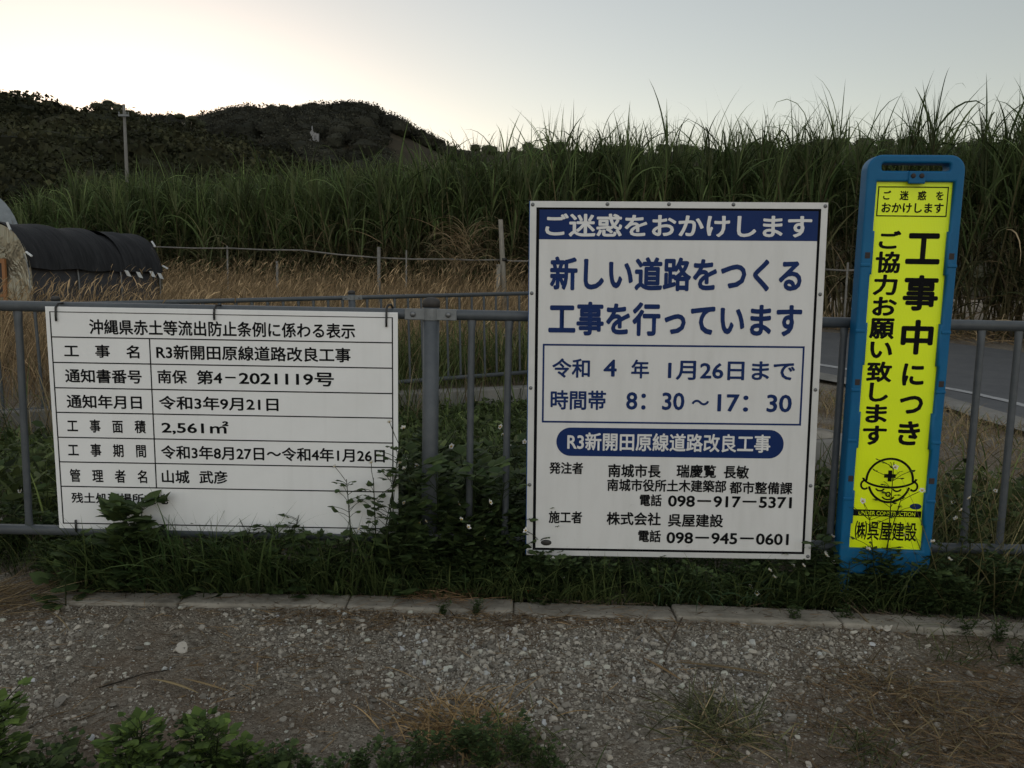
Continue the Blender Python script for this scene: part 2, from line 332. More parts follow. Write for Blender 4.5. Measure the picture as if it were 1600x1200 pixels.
# ------------------------------------------------------------------ terrain
def yw(x): return 8.1+0.54*(x+1.57)
def kerb_y(x): return 3.03-0.03*np.clip(x-0.2, 0, 9)**1.6-0.012*np.clip(-x-.6, 0, 9)
def zg(x, y):
    x = np.asarray(x, float); y = np.asarray(y, float)
    fd = np.interp(x, [-1.715, -.631, .017, .609, 1.075, 1.518, 1.858, 2.6], [2.912, 2.925, 2.909, 2.886, 2.862, 2.833, 2.799, 2.74])-y
    lot = -0.035+0.008*lump(x, y, 2.2)+0.003*lump(x, y, 9)+np.where(np.abs(x) < 6, .021*(1-sms(-.02, .20, fd))*(1+.35*lump(x, y, 6)), 0)
    strip = -0.03+0.02*lump(x, y, 1.5)
    z = lot+(strip-lot)*sms(2.95, 3.05, y)
    mid = -0.12*sms(3.6, 6.0, y)*(1-sms(0.4, 2.0, x))
    right = sms(1.4, 2.2, x)*(0.10*sms(4.3, 5.0, y)*(1-sms(6.0, 7.2, y))*(0.7+0.5*lump(x, y, 3))+0.01*lump(x, y, 4)*sms(3.3, 4, y))
    far = 0.08+0.44*sms(9, 18, y)
    dist = y-yw(np.minimum(x, 1.6))
    step = np.where(x < 1.6, sms(-0.06, 0.06, dist), sms(-2.5, 3.0, y-10.2))
    return (z+mid+right)*(1-step)+far*step
def grid(xs, ys, zf):
    X, Y = np.meshgrid(xs, ys, indexing='ij'); Z = zf(X, Y); n1, n2 = X.shape
    i, j = np.meshgrid(np.arange(n1-1), np.arange(n2-1), indexing='ij')
    F = np.stack([i*n2+j, (i+1)*n2+j, (i+1)*n2+j+1, i*n2+j+1], -1).reshape(-1, 4)
    return np.stack([X, Y, Z], -1).reshape(-1, 3), F
xs = np.concatenate([[-1500, -400, -120, -60, -35, -22, -14, -10, -8], np.arange(-7, 7.01, 0.06), [7.5, 8.5, 10, 14, 22, 35, 60, 120, 400, 1500]])
ys = np.concatenate([[-300, -60, -15, -5, 0, 1], np.arange(1.3, 11.0, 0.05), np.arange(11, 20, 0.5), [20, 22, 25, 30, 40, 60, 100, 200, 500, 1500]])
a = Acc(); a.add(*grid(xs, ys, zg)); tag(a.build('ground', M_GROUND), kind='structure')

# road with painted edge line and concrete gutter
near = np.array([(4.75, 3.0), (4.8, 5.0), (4.85, 7.7), (4.9, 9.2), (4.15, 10.9), (2.5, 12.4), (0.4, 13.7), (-1.5, 14.6)])
far_ = np.array([(10.4, 3.0), (10.0, 6.0), (9.6, 9.5), (9.0, 12.0), (7.6, 14.4), (5.2, 16.0), (1.2, 17.0), (-1.2, 17.6)])
def dense(p, n=60):
    t = np.linspace(0, len(p)-1, n); q = np.stack([np.interp(t, np.arange(len(p)), p[:, k]) for k in (0, 1)], 1)
    for _ in range(8): q[1:-1] = (q[:-2]+2*q[1:-1]+q[2:])/4
    return q
near, far_ = dense(near), dense(far_)
def strip(name, e0, e1, lift, m, kind='structure'):
    t = np.linspace(0, 1, 9)[None, :, None]; P = e0[:, None]*(1-t)+e1[:, None]*t; n1, n2 = P.shape[:2]
    i, j = np.meshgrid(np.arange(n1-1), np.arange(n2-1), indexing='ij')
    F = np.stack([i*n2+j, i*n2+j+1, (i+1)*n2+j+1, (i+1)*n2+j], -1).reshape(-1, 4)
    z = zg(P[..., 0], P[..., 1])+lift
    b_ = Acc(); b_.add(np.concatenate([P, z[..., None]], -1).reshape(-1, 3), F); return tag(b_.build(name, m), kind=kind)
lerp = lambda t: near*(1-t)+far_*t
strip('road', lerp(0.0), lerp(1.0), 0.035, M_ASPH)
strip('road_marking', lerp(0.155), lerp(0.185), 0.041, M_LINE)
strip('gutter', lerp(-0.06), lerp(0.045), 0.05, M_CONC2)

# kerb of 0.6 m concrete stones
back = np.array([(-1.772, 3.012), (-0.654, 3.032), (0.017, 3.022), (0.633, 3.009), (1.117, 2.984), (1.575, 2.946), (1.931, 2.916), (2.6, 2.86), (5, 2.62)])
front = np.array([(-1.715, 2.912), (-0.631, 2.925), (0.017, 2.909), (0.609, 2.886), (1.075, 2.862), (1.518, 2.833), (1.858, 2.799), (2.6, 2.74), (5, 2.50)])
a = Acc(); jx = [-1.79, -1.235, -0.607, 0.022, 0.627, 1.23, 1.83, 2.45, 3.06, 3.67, 4.28, 4.89]
for x0, x1 in zip(jx[:-1], jx[1:]):
    x0 += 0.0017; x1 -= 0.0017; q = []
    for x in (x0, x1):
        yb, yf = np.interp(x, back[:, 0], back[:, 1]), np.interp(x, front[:, 0], front[:, 1]); q.append((x, yf, yb))
    dz = random.uniform(-0.006, 0.004); ang = random.uniform(-0.005, .004)
    (xa, fa, ba), (xb, fb, bb) = q; zt = 0.0+dz
    a.add([(xa, fa-.006, -.12), (xb, fb-.006, -.12), (xb, bb, -.12), (xa, ba, -.12), (xa, fa, zt), (xb, fb, zt), (xb, bb, zt+ang), (xa, ba, zt+ang)], BOXF)
k = tag(a.build('kerb', M_CONC, None, False), kind='structure'); bevel(k, 0.010, 3)

# ------------------------------------------------------------------ fences
def make_fence(t, posts, top, bot, ends, rr, rb, rp, step, zbase, zpost, N=12):
    """fence along local x; posts are x positions"""
    for z, nm, r in ((top, 'top_rail', rr), (bot, 'bottom_rail', rr)):
        edges = [ends[0]]+list(posts)+[ends[1]]
        simple(nm, M_STEEL, t, lambda a: tube(a, [(ends[0], 0, z), ((ends[0]+ends[1])/2, 0, z), (ends[1], 0, z)], r, N), True)
    for px in posts:
        po = simple('post', M_STEEL, t, lambda a: tube(a, [(px, 0, zbase), (px, 0, (zbase+zpost)/2), (px, 0, zpost-.035)], rp, 20), True)
        simple('cap', M_CAP, po, lambda a: lathe(a, [(rp*1.06, zpost-.035), (rp*1.06, zpost-.012), (rp*.85, zpost-.003), (rp*.45, zpost+.002), (0.001, zpost+.003)], 20, None, (px, 0, 0)), True)
        for z in (top, bot):
            c = bevel(simple('clamp', M_GALV, po, lambda a: (lathe(a, [(rp*1.07, -.024), (rp*1.07, .024)], 20, None, (px, 0, z)), box(a, px-.10, px+.10, -rr-.004, -rr+.006, z-.022, z+.022)), False), 0.003)
            for s in (-.068, .068):
                simple('bolt', M_BOLT, po, lambda a: tube(a, [(px+s, -rr-.003, z), (px+s, -rr-.008, z), (px+s, -rr-.012, z)], [.011, .011, .006], 10), True)
    xb = []
    for q, px in enumerate(posts):
        nx = posts[q+1] if q+1 < len(posts) else ends[1]
        if q == 0:
            x = nx-step-.013
            while x > px+.08: xb.append(x); x -= step
        else:
            x = px+step+.013
            while x < nx-.08: xb.append(x); x += step
    x = posts[0]-step-.013
    while x > ends[0]+.02: xb.append(x); x -= step
    for x in xb:
        def f(a):
            zz = np.array([bot+rr*.6, bot+.03, bot+.05, top-.06, top-.035, top-rr*.6]); V = []
            n_ = 10
            for z, sx, sy in zip(zz, [1.35, 1.2, 1, 1, 1.2, 1.4], [.45, .8, 1, 1, .8, .45]):
                for i in range(n_): V.append((x+rb*sx*math.cos(i*6.2832/n_), rb*sy*math.sin(i*6.2832/n_), z))
            F = [[i*n_+j, i*n_+(j+1) % n_, (i+1)*n_+(j+1) % n_, (i+1)*n_+j] for i in range(5) for j in range(n_)]
            a.add(V, F)
        simple('baluster', M_STEEL, t, f, True)
FY = 3.155
t = thing('pedestrian_fence', 'grey steel pipe fence along the kerb that carries the signboards', 'fence', (0, FY, 0))
make_fence(t, [-2.29, -.318, 1.514], 1.089, .199, (-3.2, 3.1), .0205, .0135, .032, .1443, -.12, 1.152)
t = thing('pedestrian_fence', 'second grey pipe fence on the concrete wall, in front of the dry field', 'fence', (-1.57, 8.1, 0.0), (0, rad(-2.0), math.atan(0.54)))
make_fence(t, [-5.1, -2.56, 0, 2.56], 1.065, .19, (-6.2, 3.6), .021, .0125, .034, .1443, -.1, 1.135)
# concrete wall under the second fence
t = Acc()
P0 = np.array([-7.0, yw(-7.0)]); P1 = np.array([1.6, yw(1.6)]); dv = (P1-P0)/np.linalg.norm(P1-P0); nv = np.array([-dv[1], dv[0]])
L = np.linalg.norm(P1-P0); s0 = 0
while s0 < L:
    s1 = min(s0+2.0, L); A, B_ = P0+dv*(s0+.004), P0+dv*(s1-.004)
    q = [A-nv*.12, B_-nv*.12, B_+nv*.12, A+nv*.12]
    t.add([(*v, -.6) for v in q]+[(*v, .10+random.uniform(-.004, .004)) for v in q], BOXF); s0 = s1
o = bevel(t.build('retaining_wall', M_CONC2, None, False), .012); tag(o, 'low weathered concrete wall under the second pipe fence', 'wall')

# ------------------------------------------------------------------ signs
# 1. white notice board tied to the fence
t = thing('notice_board', 'wide white notice board with black ruled table tied to the grey pipe fence', 'signboard', (-1.116, 3.1285, 0.65), (.0254, -.0027, -.0007))
W2, H2 = .675, .443
bevel(simple('panel', M_WHITE, t, lambda a: box(a, -W2, W2, 0, .004, -H2, H2)), .001)
g0 = -.0008
lw = .0046
loops = [rect(-.6595, .6565, -.4175, .4245)]
zr = [.3265, .228, .129, .032, -.067, -.1655, -.2645]
cells = []; zz = [.4245]+zr+[-.4175]
for k in range(8):
    z1, z0 = zz[k]-lw/2*(1.3 if k == 0 else 1), zz[k+1]+lw/2
    if 1 <= k <= 6: cells += [rect(-.6595+lw, -.280-lw/2, z0, z1), rect(-.280+lw/2, .6565-lw, z0, z1)]
    else: cells += [rect(-.6595+lw, .6565-lw, z0+(lw/2 if k == 7 else 0), z1)]
flat('table_lines', loops+[c[::-1] for c in cells], M_BLACK, t, g0)
for s in [('沖縄県赤土等流出防止条例に係わる表示', .0008, .3685, 1.0208, .0588), ('工　事　名', -.4666, .2743, .2903, .0512), ('通知書番号', -.4653, .1772, .2968, .0545),
          ('通知年月日', -.4678, .0767, .2920, .0545), ('工　事　面　積', -.4643, -.0200, .3068, .0526), ('工　事　期　間', -.4675, -.1166, .3060, .0530), ('管　理　者　名', -.4674, -.2198, .3043, .0535),
          ('残土処理場所在地', -.4273, -.3103, .3828, .0432), ('R3新開田原線道路改良工事', .1183, .2758, .7492, .0573), ('南保', -.1988, .1799, .1136, .0537), ('第4', -.0546, .1798, .0992, .0557),
          ('－', .0267, .1808, .0409, .0062), ('2021119号', .2434, .1794, .3680, .0545), ('令和3年9月21日', -.0224, .0778, .4653, .0542), ('2,561㎡', -.1181, -.0196, .2623, .0560),
          ('令和3年8月27日〜令和4年1月26日', .1837, -.1191, .8788, .0551), ('山城', -.2023, -.2177, .1094, .0535), ('武彦', -.0534, -.2171, .1114, .0535)]:
    text(*s, M_BLACK, t, g0, .024)
for x, zt, zb in ((-.631, .452, .388), (-.025, .455, .403), (.633, .468, .388)):
    simple('wire_tie', M_TIE, t, lambda a: tube(a, [(x+.012, .05, zt-.045), (x+.016, .045, zt-.01), (x+.012, .025, zt+.004), (x+.004, .006, zt+.002), (x, -.006, zt-.012), (x-.001, -.007, zb+.02), (x-.001, -.006, zb)], .0042, 8), True)
for x, zt, zb in ((-.605, -.40, -.456), (.618, -.408, -.466)):
    simple('wire_tie', M_TIE, t, lambda a: tube(a, [(x, -.006, zt), (x, -.007, zt-.03), (x, -.006, zb+.01), (x, .008, zb), (x, .03, zb-.01)], .0042, 8), True)

# 2. roadworks board
t = thing('roadworks_board', 'tall white roadworks board with blue heading and grey riveted frame', 'signboard', (.6126, 3.0779, .8467), (-.0075, -.0118, -.0234))
simple('back_frame', M_EDGE, t, lambda a: (box(a, -.554, -.52, .001, .032, -.680, .680), box(a, .52, .552, .001, .032, -.680, .680), box(a, -.52, .52, .001, .032, .645, .680), box(a, -.52, .52, .001, .032, -.680, -.645)))
for x in (-.40, .40):
    for z in (.244, -.638): simple('bracket', M_GALV, t, lambda a: box(a, x-.03, x+.03, .0325, .058, z-.018, z+.018))
bevel(simple('panel', M_WHITE2, t, lambda a: box(a, -.5275, .5275, -.002, .0005, -.6605, .6575)), .0005)
bevel(flat('frame', [rect(-.551, .551, -.680, .680), rect(-.527, .527, -.660, .657)[::-1]], M_ALU, t, -.0015, .0035), .0012)
y1 = -.0027
flat('border_line', [rect(-.527, .527, -.660, .657), rect(-.5155, .518, -.651, .649)[::-1]], M_BLACK, t, y1)
flat('header_band', [rect(-.5155, .518, .5395, .649)], M_INK, t, y1)
flat('date_box', [rect(-.497, .491, -.1555, .1475), rect(-.490, .484, -.1485, .1405)[::-1]], M_INK, t, y1)
flat('badge', [rrect(-.440, .429, -.2845, -.1735, .0554, 14)], M_INK, t, y1)
y2 = -.0033
text('ご迷惑をおかけします', .0014, .5925, .9894, .0855, M_WHITE2, t, y2, .028)
for s in [('新しい道路をつくる', -.0029, .4133, .9408, .1264), ('工事を行っています', -.0007, .2443, .9524, .1280)]: text(*s, M_INK, t, y2, .036)
for s in [('令和', -.3881, .0557, .1438, .0747), ('4', -.2396, .0573, .0502, .0650), ('年', -.1255, .0549, .0681, .0722), ('1月26日まで', .2194, .0520, .4786, .0744), ('時間帯', -.3585, -.0668, .2118, .0753),
          ('8：30', -.0649, -.0676, .2216, .0680), ('〜', .1063, -.0710, .0657, .0218), ('17：30', .3119, -.0710, .2811, .0680)]: text(*s, M_INK, t, y2, .024)
text('R3新開田原線道路改良工事', -.0098, -.2270, .7764, .0711, M_WHITE2, t, y2, .024)
for s in [('発注者', -.4006, -.3324, .1301, .0471), ('南城市長', -.1372, -.3398, .2023, .0530), ('瑞慶覧', .1002, -.3378, .1520, .0518), ('長敏', .2533, -.3393, .0963, .0518), ('南城市役所土木建築部', -.0120, -.3960, .4578, .0490),
          ('都市整備課', .3496, -.3997, .2409, .0490), ('電話', -.0718, -.4545, .0850, .0480), ('098－917－5371', .2327, -.4565, .4752, .0450), ('施工者', -.4006, -.5270, .1297, .0490), ('株式会社', -.1356, -.5291, .2097, .0526),
          ('呉屋建設', .1036, -.5323, .2126, .0525), ('電話', -.0727, -.5972, .0879, .0490), ('098－945－0601', .2291, -.6024, .4717, .0455)]: text(*s, M_BLACK, t, y2, .028)
for x, z in ((-.541, .667), (-.263, .670), (-.035, .671), (.203, .671), (.541, .667), (-.541, .338), (-.541, -.022), (.538, .343), (.538, -.017), (.538, -.388), (-.541, -.40), (-.541, -.668), (.541, -.668)):
    simple('rivet', M_BOLT, t, lambda a: tube(a, [(x, -.0045, z), (x, -.0065, z), (x, -.009, z)], [.0075, .007, .0035], 10), True)
simple('sticker', M_CAP, t, lambda a: lathe(a, [(.021, 0), (.021, .0006)], 24), True)
st = t.children[-1]
for c in t.children:
    if c.name.startswith('sticker'): c.rotation_euler = (rad(90), 0, 0); c.location = (-.474, -.0026, -.630); c.scale = (1, .55, 1)

# 3. slim yellow sign stand
t = thing('sign_stand', 'slim fluorescent yellow sign in a blue plastic stand with carrying slot', 'sign stand', (1.4643, 3.067, .914), (.0217, -.0037, -.0658))
out = rrect(-.1755, .1715, -.802, .7935, .055, 8)
lip = []
steps = [(-.700, 0), (-.60, 0), (-.60, 1), (-.47, 1), (-.47, 0), (-.30, 0), (-.30, 1), (-.16, 1), (-.16, 0), (0.02, 0), (.02, 1), (.18, 1), (.18, 0), (.36, 0), (.36, 1), (.52, 1), (.52, 0), (.6985, 0)]
lip = [(.1375-.006*s, z) for z, s in steps]+[(-.1375+.006*s, z) for z, s in steps[::-1]]
hole = rrect(-.124, .118, .7365, .7635, .008, 4)
fr = flat('stand_frame', [out, lip, hole], M_BLUE, t, .020, .036, .008)
simple('back_plate', M_BLUE, t, lambda a: box(a, -.150, .150, .030, .040, -.75, .725))
for x in (-.146, .141):
    bevel(simple('leg', M_BLUE, t, lambda a: box(a, x-.021, x+.021, -.008, .05, -.935, -.800)), .006)
flat('yellow_panel', [rect(-.142, .142, -.705, .703)], M_YEL, t, .004, .002)
bevel(simple('panel_clip', M_BLUE, t, lambda a: box(a, -.029, .031, -.022, -.010, .690, .735)), .004)
for x in (-.014, .016): simple('bolt', M_SLOT, t, lambda a: tube(a, [(x, -.021, .718), (x, -.024, .718), (x, -.026, .718)], [.009, .009, .005], 10), True)
for x, z in ((-.153, .43), (.149, .43), (-.155, -.045), (.153, -.045), (-.153, -.42), (.150, -.42)):
    bevel(simple('slot', M_SLOT, t, lambda a: box(a, x-.010, x+.010, -.0168, -.010, z-.012, z+.012)), .002)
for z in (.395, .15, -.075, -.27, -.50):
    for x in (-.1575, .1545): bevel(simple('rib', M_BLUE, t, lambda a: box(a, x-.0185, x+.0165, -.0195, -.010, z-.006, z+.006)), .003)
y3 = .0012
flat('heading_box', [rect(-.1265, .1255, .5735, .682), rect(-.1225, .1215, .5775, .678)[::-1]], M_BLACK, t, y3)
for s in [('ご　迷　惑　を', .0010, .6499, .2152, .0344), ('おかけします', .0017, .6050, .2216, .0360)]: text(*s, M_BLACK, t, y3, .030)
for s in [('工', .0528, .4573, .1240, .1140), ('事', .0565, .2941, .1281, .1327), ('中', .0568, .1287, .1177, .1315), ('に', .0547, -.0134, .0802, .0856), ('つ', .0564, -.1292, .0867, .0706), ('き', .0570, -.2392, .0816, .0945)]:
    text(*s, M_BLACK, t, y3, .036)
for s in [('ご', -.0700, .4885, .0789, .0669), ('協', -.0711, .4060, .0897, .0796), ('力', -.0741, .3221, .0878, .0772), ('お', -.0706, .2423, .0889, .0715), ('願', -.0738, .1587, .0915, .0783),
          ('い', -.0706, .0777, .0827, .0631), ('致', -.0712, -.0056, .0937, .0794), ('し', -.0671, -.0838, .0712, .0738), ('ま', -.0696, -.1664, .0810, .0727), ('す', -.0704, -.2512, .0892, .0766)]:
    text(*s, M_BLACK, t, y3, .036)
lw = .0086; cx, cz, r = -.0005, -.4266, .0870
face = [arc(cx, cz, r, r, 0, 180, lw, 40), arc(cx, cz, r, r, 205, 335, lw, 40)]
flat('emblem', [arc(cx, cz, r, r*.98, -2, 182, lw, 40)], M_BLACK, t, y3)
flat('emblem', [arc(cx, cz-.003, r*.90, r*.96, 196, 344, lw, 40)], M_BLACK, t, y3)
flat('emblem', [arc(cx, cz+.012, .1005, .040, 186, 354, lw, 40)], M_BLACK, t, y3)
flat('emblem', [arc(cx-.092, cz-.020, .014, .017, 60, 320, lw*.85, 20)], M_BLACK, t, y3)
flat('emblem', [arc(cx+.092, cz-.022, .014, .017, -140, 120, lw*.85, 20)], M_BLACK, t, y3)
kx = .0075; ky = .022
flat('emblem', [[(cx+x_*1.0, -.409+z_) for x_, z_ in ((-kx, -ky), (kx, -ky), (kx, -kx), (ky, -kx), (ky, kx), (kx, kx), (kx, ky), (-kx, ky), (-kx, kx), (-ky, kx), (-ky, -kx), (-kx, -kx))]], M_BLACK, t, y3)
for sx in (-.034, .030): flat('emblem', [arc(sx, -.458, 0.015, .011, 190, 350, .0065, 16)], M_BLACK, t, y3)
flat('emblem', [arc(-.002, -.482, 0.008, .008, 0, 359, .0055, 20)], M_BLACK, t, y3)
flat('emblem', [arc(-.001, -.490, .022, .013, 190, 350, .006, 16)], M_BLACK, t, y3)
flat('maker_sticker', [ell(.1051, -.5272, .022, .0118)], M_INK, t, y3)
flat('caption_bar', [rect(-.1315, .1285, -.5711, -.5455)], M_BLACK, t, y3)
text('UNDER CONSTRUCTION', -.0012, -.5587, .2137, .0165, M_YEL, t, y3-.0008, .006)
text('㈱呉屋建設', .0006, -.6291, .2345, .0773, M_BLACK, t, y3, .020)

_cs = []
for ax_ in range(3):
    for s_ in (-1, 1):
        u = np.linspace(-1, 1, 4); A_, B_ = np.meshgrid(u, u, indexing='ij'); q = np.zeros((16, 3)); q[:, ax_] = s_; q[:, (ax_+1) % 3] = A_.ravel(); q[:, (ax_+2) % 3] = B_.ravel()*s_
        _cs.append(q)
_V = np.concatenate(_cs); _V = _V/np.linalg.norm(_V, axis=1)[:, None]
_F = np.concatenate([[[f*16+i*4+j, f*16+(i+1)*4+j, f*16+(i+1)*4+j+1, f*16+i*4+j+1] for i in range(3) for j in range(3)] for f in range(6)])
# ------------------------------------------------------------------ background: hills, woodland, pole, monument
def ridge(name, prof, D, foot, depth, m, lower):
    """a hill whose crest runs through the given pixels at distance D"""
    pts = np.array([at(px, py, D) for px, py in prof]); xs_ = np.linspace(pts[0, 0], pts[-1, 0], 90); zc = np.interp(xs_, pts[:, 0], pts[:, 2])-lower
    tt = np.array([-1, -.8, -.6, -.4, -.2, 0, .25, .6, 1.0]); V = []
    for x, z in zip(xs_, zc):
        for q in tt:
            y = D+(depth*q if q > 0 else foot*q)
            hh = z*(1-abs(q)**1.5)+(-.3)*abs(q)**1.5
            V.append((x*(y/D), y, hh+0.02*D*0.25*lump(x*.05, y*.05, 1.0)*(1-abs(q))))
    n2 = len(tt); F = [[i*n2+j, (i+1)*n2+j, (i+1)*n2+j+1, i*n2+j+1] for i in range(len(xs_)-1) for j in range(n2-1)]
    a = Acc(); a.add(V, F); o = a.build(name, m); tag(o, kind='structure')
    return np.array(V).reshape(len(xs_), n2, 3)
def crowns(a, centres, R, M, c0, c1, squash=.75):
    """leaf clumps spread over the upper shell of every crown"""
    N = len(centres); R = np.broadcast_to(R, (N,))
    core = _V[None]*(1+.16*np.sin(_V[None, :, :1]*U(3, 6, (N, 1, 1))+U(0, 6, (N, 1, 1)))*np.sin(_V[None, :, 1:2]*U(3, 6, (N, 1, 1))+U(0, 6, (N, 1, 1)))+.10*np.sin(_V[None, :, 2:]*7+U(0, 6, (N, 1, 1))))
    core = core*np.array([1, 1, squash])*(.80*R[:, None, None])+centres[:, None]
    a.add(core.reshape(-1, 3), (np.arange(N)*96)[:, None, None]+_F[None], np.repeat(tints(N, c0, np.asarray(c1)*.8, .2), 96, 0))
    u = RNG.uniform(-.35, 1, (N, M)); ph = U(0, 2*np.pi, (N, M)); s = np.sqrt(1-np.clip(u, -1, 1)**2)
    k = 1+.10*RNG.normal(0, 1, (N, M)).clip(-1.6, 1.6)
    d = np.stack([s*np.cos(ph), s*np.sin(ph), u*squash], -1)*k[..., None]
    C = centres[:, None]+d*R[:, None, None]
    nrm = d+RNG.normal(0, .9, d.shape); nrm /= np.linalg.norm(nrm, axis=-1)[..., None]
    t1 = np.cross(nrm, RNG.normal(0, 1, d.shape)); t1 /= np.linalg.norm(t1, axis=-1)[..., None]; t2 = np.cross(nrm, t1)
    sz = (R[:, None]*U(.035, .095, (N, M)))[..., None]; sz2 = sz*U(.45, .9, (N, M, 1))
    V = np.stack([C-t1*sz, C-t2*sz2, C+t1*sz, C+t2*sz2], 2)
    col = tints(N, c0, c1, .30)[:, None]*np.clip(RNG.normal(1, .25, (N, M, 1)), .5, 1.6)
    a.add(V.reshape(-1, 3), np.arange(N*M*4).reshape(-1, 4), np.repeat(col[:, :, None], 4, 2).reshape(-1, 3))
def wood(V, n, R0, R1, M, c0, c1, jmax=6, keep=None, jmin=0):
    n1 = V.shape[0]; i = U(0, n1-1.001, n); j = U(jmin, jmax-.001, n); i0, j0 = i.astype(int), j.astype(int); fi, fj = (i-i0)[:, None], (j-j0)[:, None]
    C = (V[i0, j0]*(1-fi)+V[i0+1, j0]*fi)*(1-fj)+(V[i0, j0+1]*(1-fi)+V[i0+1, j0+1]*fi)*fj
    R = U(R0, R1, n); C = C+np.stack([0*R, 0*R, R*.45], 1)
    if keep is not None: q = keep(C); C, R = C[q], R[q]
    crowns(a, C, R, M, c0, c1)
a = Acc()
VL = ridge('hill', [(-900, 120), (-500, 135), (-200, 140), (0, 150), (50, 150), (90, 158), (120, 167), (165, 166), (195, 172), (240, 188), (300, 190), (340, 205), (420, 232), (480, 250), (560, 275)], 105, 60, 70, M_HILL, 4.6)
wood(VL, 1000, 1.4, 3.4, 420, (.012, .014, .007), (.027, .027, .014))
VC = ridge('hill', [(100, 190), (305, 190), (350, 180), (380, 175), (440, 174), (490, 170), (520, 170), (560, 164), (595, 180), (645, 202), (675, 218), (710, 235), (760, 250)], 230, 90, 120, M_BAREHILL, 2.4)
wood(VC, 1000, 1.8, 3.8, 260, (.015, .016, .012), (.026, .026, .019), keep=lambda C: ~((C[:, 0]/C[:, 1] > -.156) & ((C[:, 2]-1.2)/C[:, 1] < .182)))
wood(VC, 260, 1.8, 3.4, 260, (.018, .019, .013), (.030, .030, .021), 5.8, jmin=4.4)
wood(VL, 200, 1.4, 3.0, 420, (.016, .018, .009), (.034, .034, .018), 5.8, jmin=4.4)
VR = ridge('hill', [(640, 228), (690, 214), (750, 217), (810, 216), (890, 214), (1000, 222), (1200, 215), (1300, 208), (1420, 207), (1480, 211), (1600, 214), (1900, 205), (2500, 210)], 300, 120, 150, M_HILL, 4.5)
wood(VR, 600, 1.6, 3.2, 150, (.030, .033, .022), (.045, .046, .030))
tag(a.build('woodland', M_WOOD, None, False), 'dark evergreen woodland covering the hills beyond the cane', 'woodland', kind='stuff')
# trees that stand out on the crest
def hill_tree(kind, px, py, D, h, label, group=None):
    c = at(px, py, D); t = thing('hill_tree', label, 'tree', (c[0], c[1], c[2]-h), group=group)
    def trunk(a):
        tube(a, [(0, 0, -2), (.1, 0, h*.35), (.25, 0, h*.7)], [.28, .2, .1], 7)
        for k in range(5):
            an = k*1.3; tube(a, [(.1, 0, h*(.3+.06*k)), (.1+h*.14*math.cos(an), h*.14*math.sin(an), h*.6), (.1+h*.26*math.cos(an), h*.26*math.sin(an), h*.78)], [.12, .08, .03], 5)
    simple('trunk', M_TIMBER, t, trunk, True)
    a = Acc(); n_ = 9; q = U(0, 6.28, n_); rr_ = h*.30*np.sqrt(RNG.random(n_))*(1.5 if kind == 'flat' else 1)
    cc = np.stack([rr_*np.cos(q), rr_*np.sin(q), h*U(.62, .88, n_)], 1); crowns(a, cc, h*.16, 200, (.026, .03, .018), (.040, .041, .026), .6)
    a.build('crown', M_WOOD, t, False); return t
for px, py, h, kd, lb in [(440, 161, 9, 'flat', 'leftmost dark bushy tree rising above the far central crest'), (463, 163, 7, 'flat', 'thin see-through tree between two bushier ones on the central crest'), (486, 162, 8, 'flat', 'spreading flat-topped tree left of the umbrella-shaped one on the crest'),
                      (509, 160, 8, 'flat', 'umbrella-shaped tree just left of the central summit'), (380, 166, 9, 'round', 'rounded tree on the left shoulder of the central hill'), (561, 158, 8, 'round', 'rounded tree at the summit of the central hill')]:
    hill_tree(kd, px, py, 230, h, lb)
for px, py, h, kd, lb in [(170, 155, 5, 'round', 'bushy tree on the left crest directly behind the utility pole'), (296, 178, 4.5, 'flat', 'small thin tree at the low right end of the left crest'), (22, 143, 5, 'round', 'rounded tree on the left crest at the edge of the photo'), (213, 172, 5, 'round', 'tree on the left crest just right of the utility pole'), (92, 153, 5, 'round', 'round-topped tree in the middle of the left crest')]:
    hill_tree(kd, px, py, 105, h, lb)
D = 40; pb = at(199, 250, D); pt = at(193.5, 163, D)
t = thing('utility_pole', 'thin grey utility pole with one crossarm in front of the left hill', 'utility pole', (pb[0], pb[1], 0.4))
hp = pt[2]-.4; dx = pt[0]-pb[0]
simple('pole', M_POLE, t, lambda a: tube(a, [(0, 0, 0), (dx*.5, 0, hp*.5), (dx, 0, hp)], [.11, .09, .06], 12), True)
za = at(196, 181, D)[2]-.4
simple('crossarm', M_GALV, t, lambda a: box(a, dx-.22, dx+.28, -.15, -.08, za-.045, za+.045))
for x in (-.19, .14, .25): simple('insulator', M_GALV, t, lambda a: lathe(a, [(.02, 0), (.035, .03), (.02, .06), (.032, .09), (.01, .12)], 8, None, (dx+x, -.115, za+.045)), True)
D = 190; mb = at(488, 207, D)
t = thing('monument', 'small pale monument with a spire on the slope below the crest', 'monument', (mb[0], mb[1], mb[2]-.2)); t.scale = (.75, .75, .75)
simple('base', M_MONU, t, lambda a: (box(a, -1.1, 1.2, -.7, .7, -2.5, .12), box(a, -.55, .5, -.5, .5, .12, .5), box(a, 1.2, 2.0, -.5, .5, -2.5, -.1)))
simple('spire', M_MONU, t, lambda a: tube(a, [(-.05, 0, .5), (-.05, 0, 1.0), (-.05, 0, 1.2), (-.05, 0, 2.2)], [.38, .30, .20, .10], 8), True)
simple('corner_stone', M_MONU, t, lambda a: box(a, -1.1, -.8, -.3, .3, .12, .75))

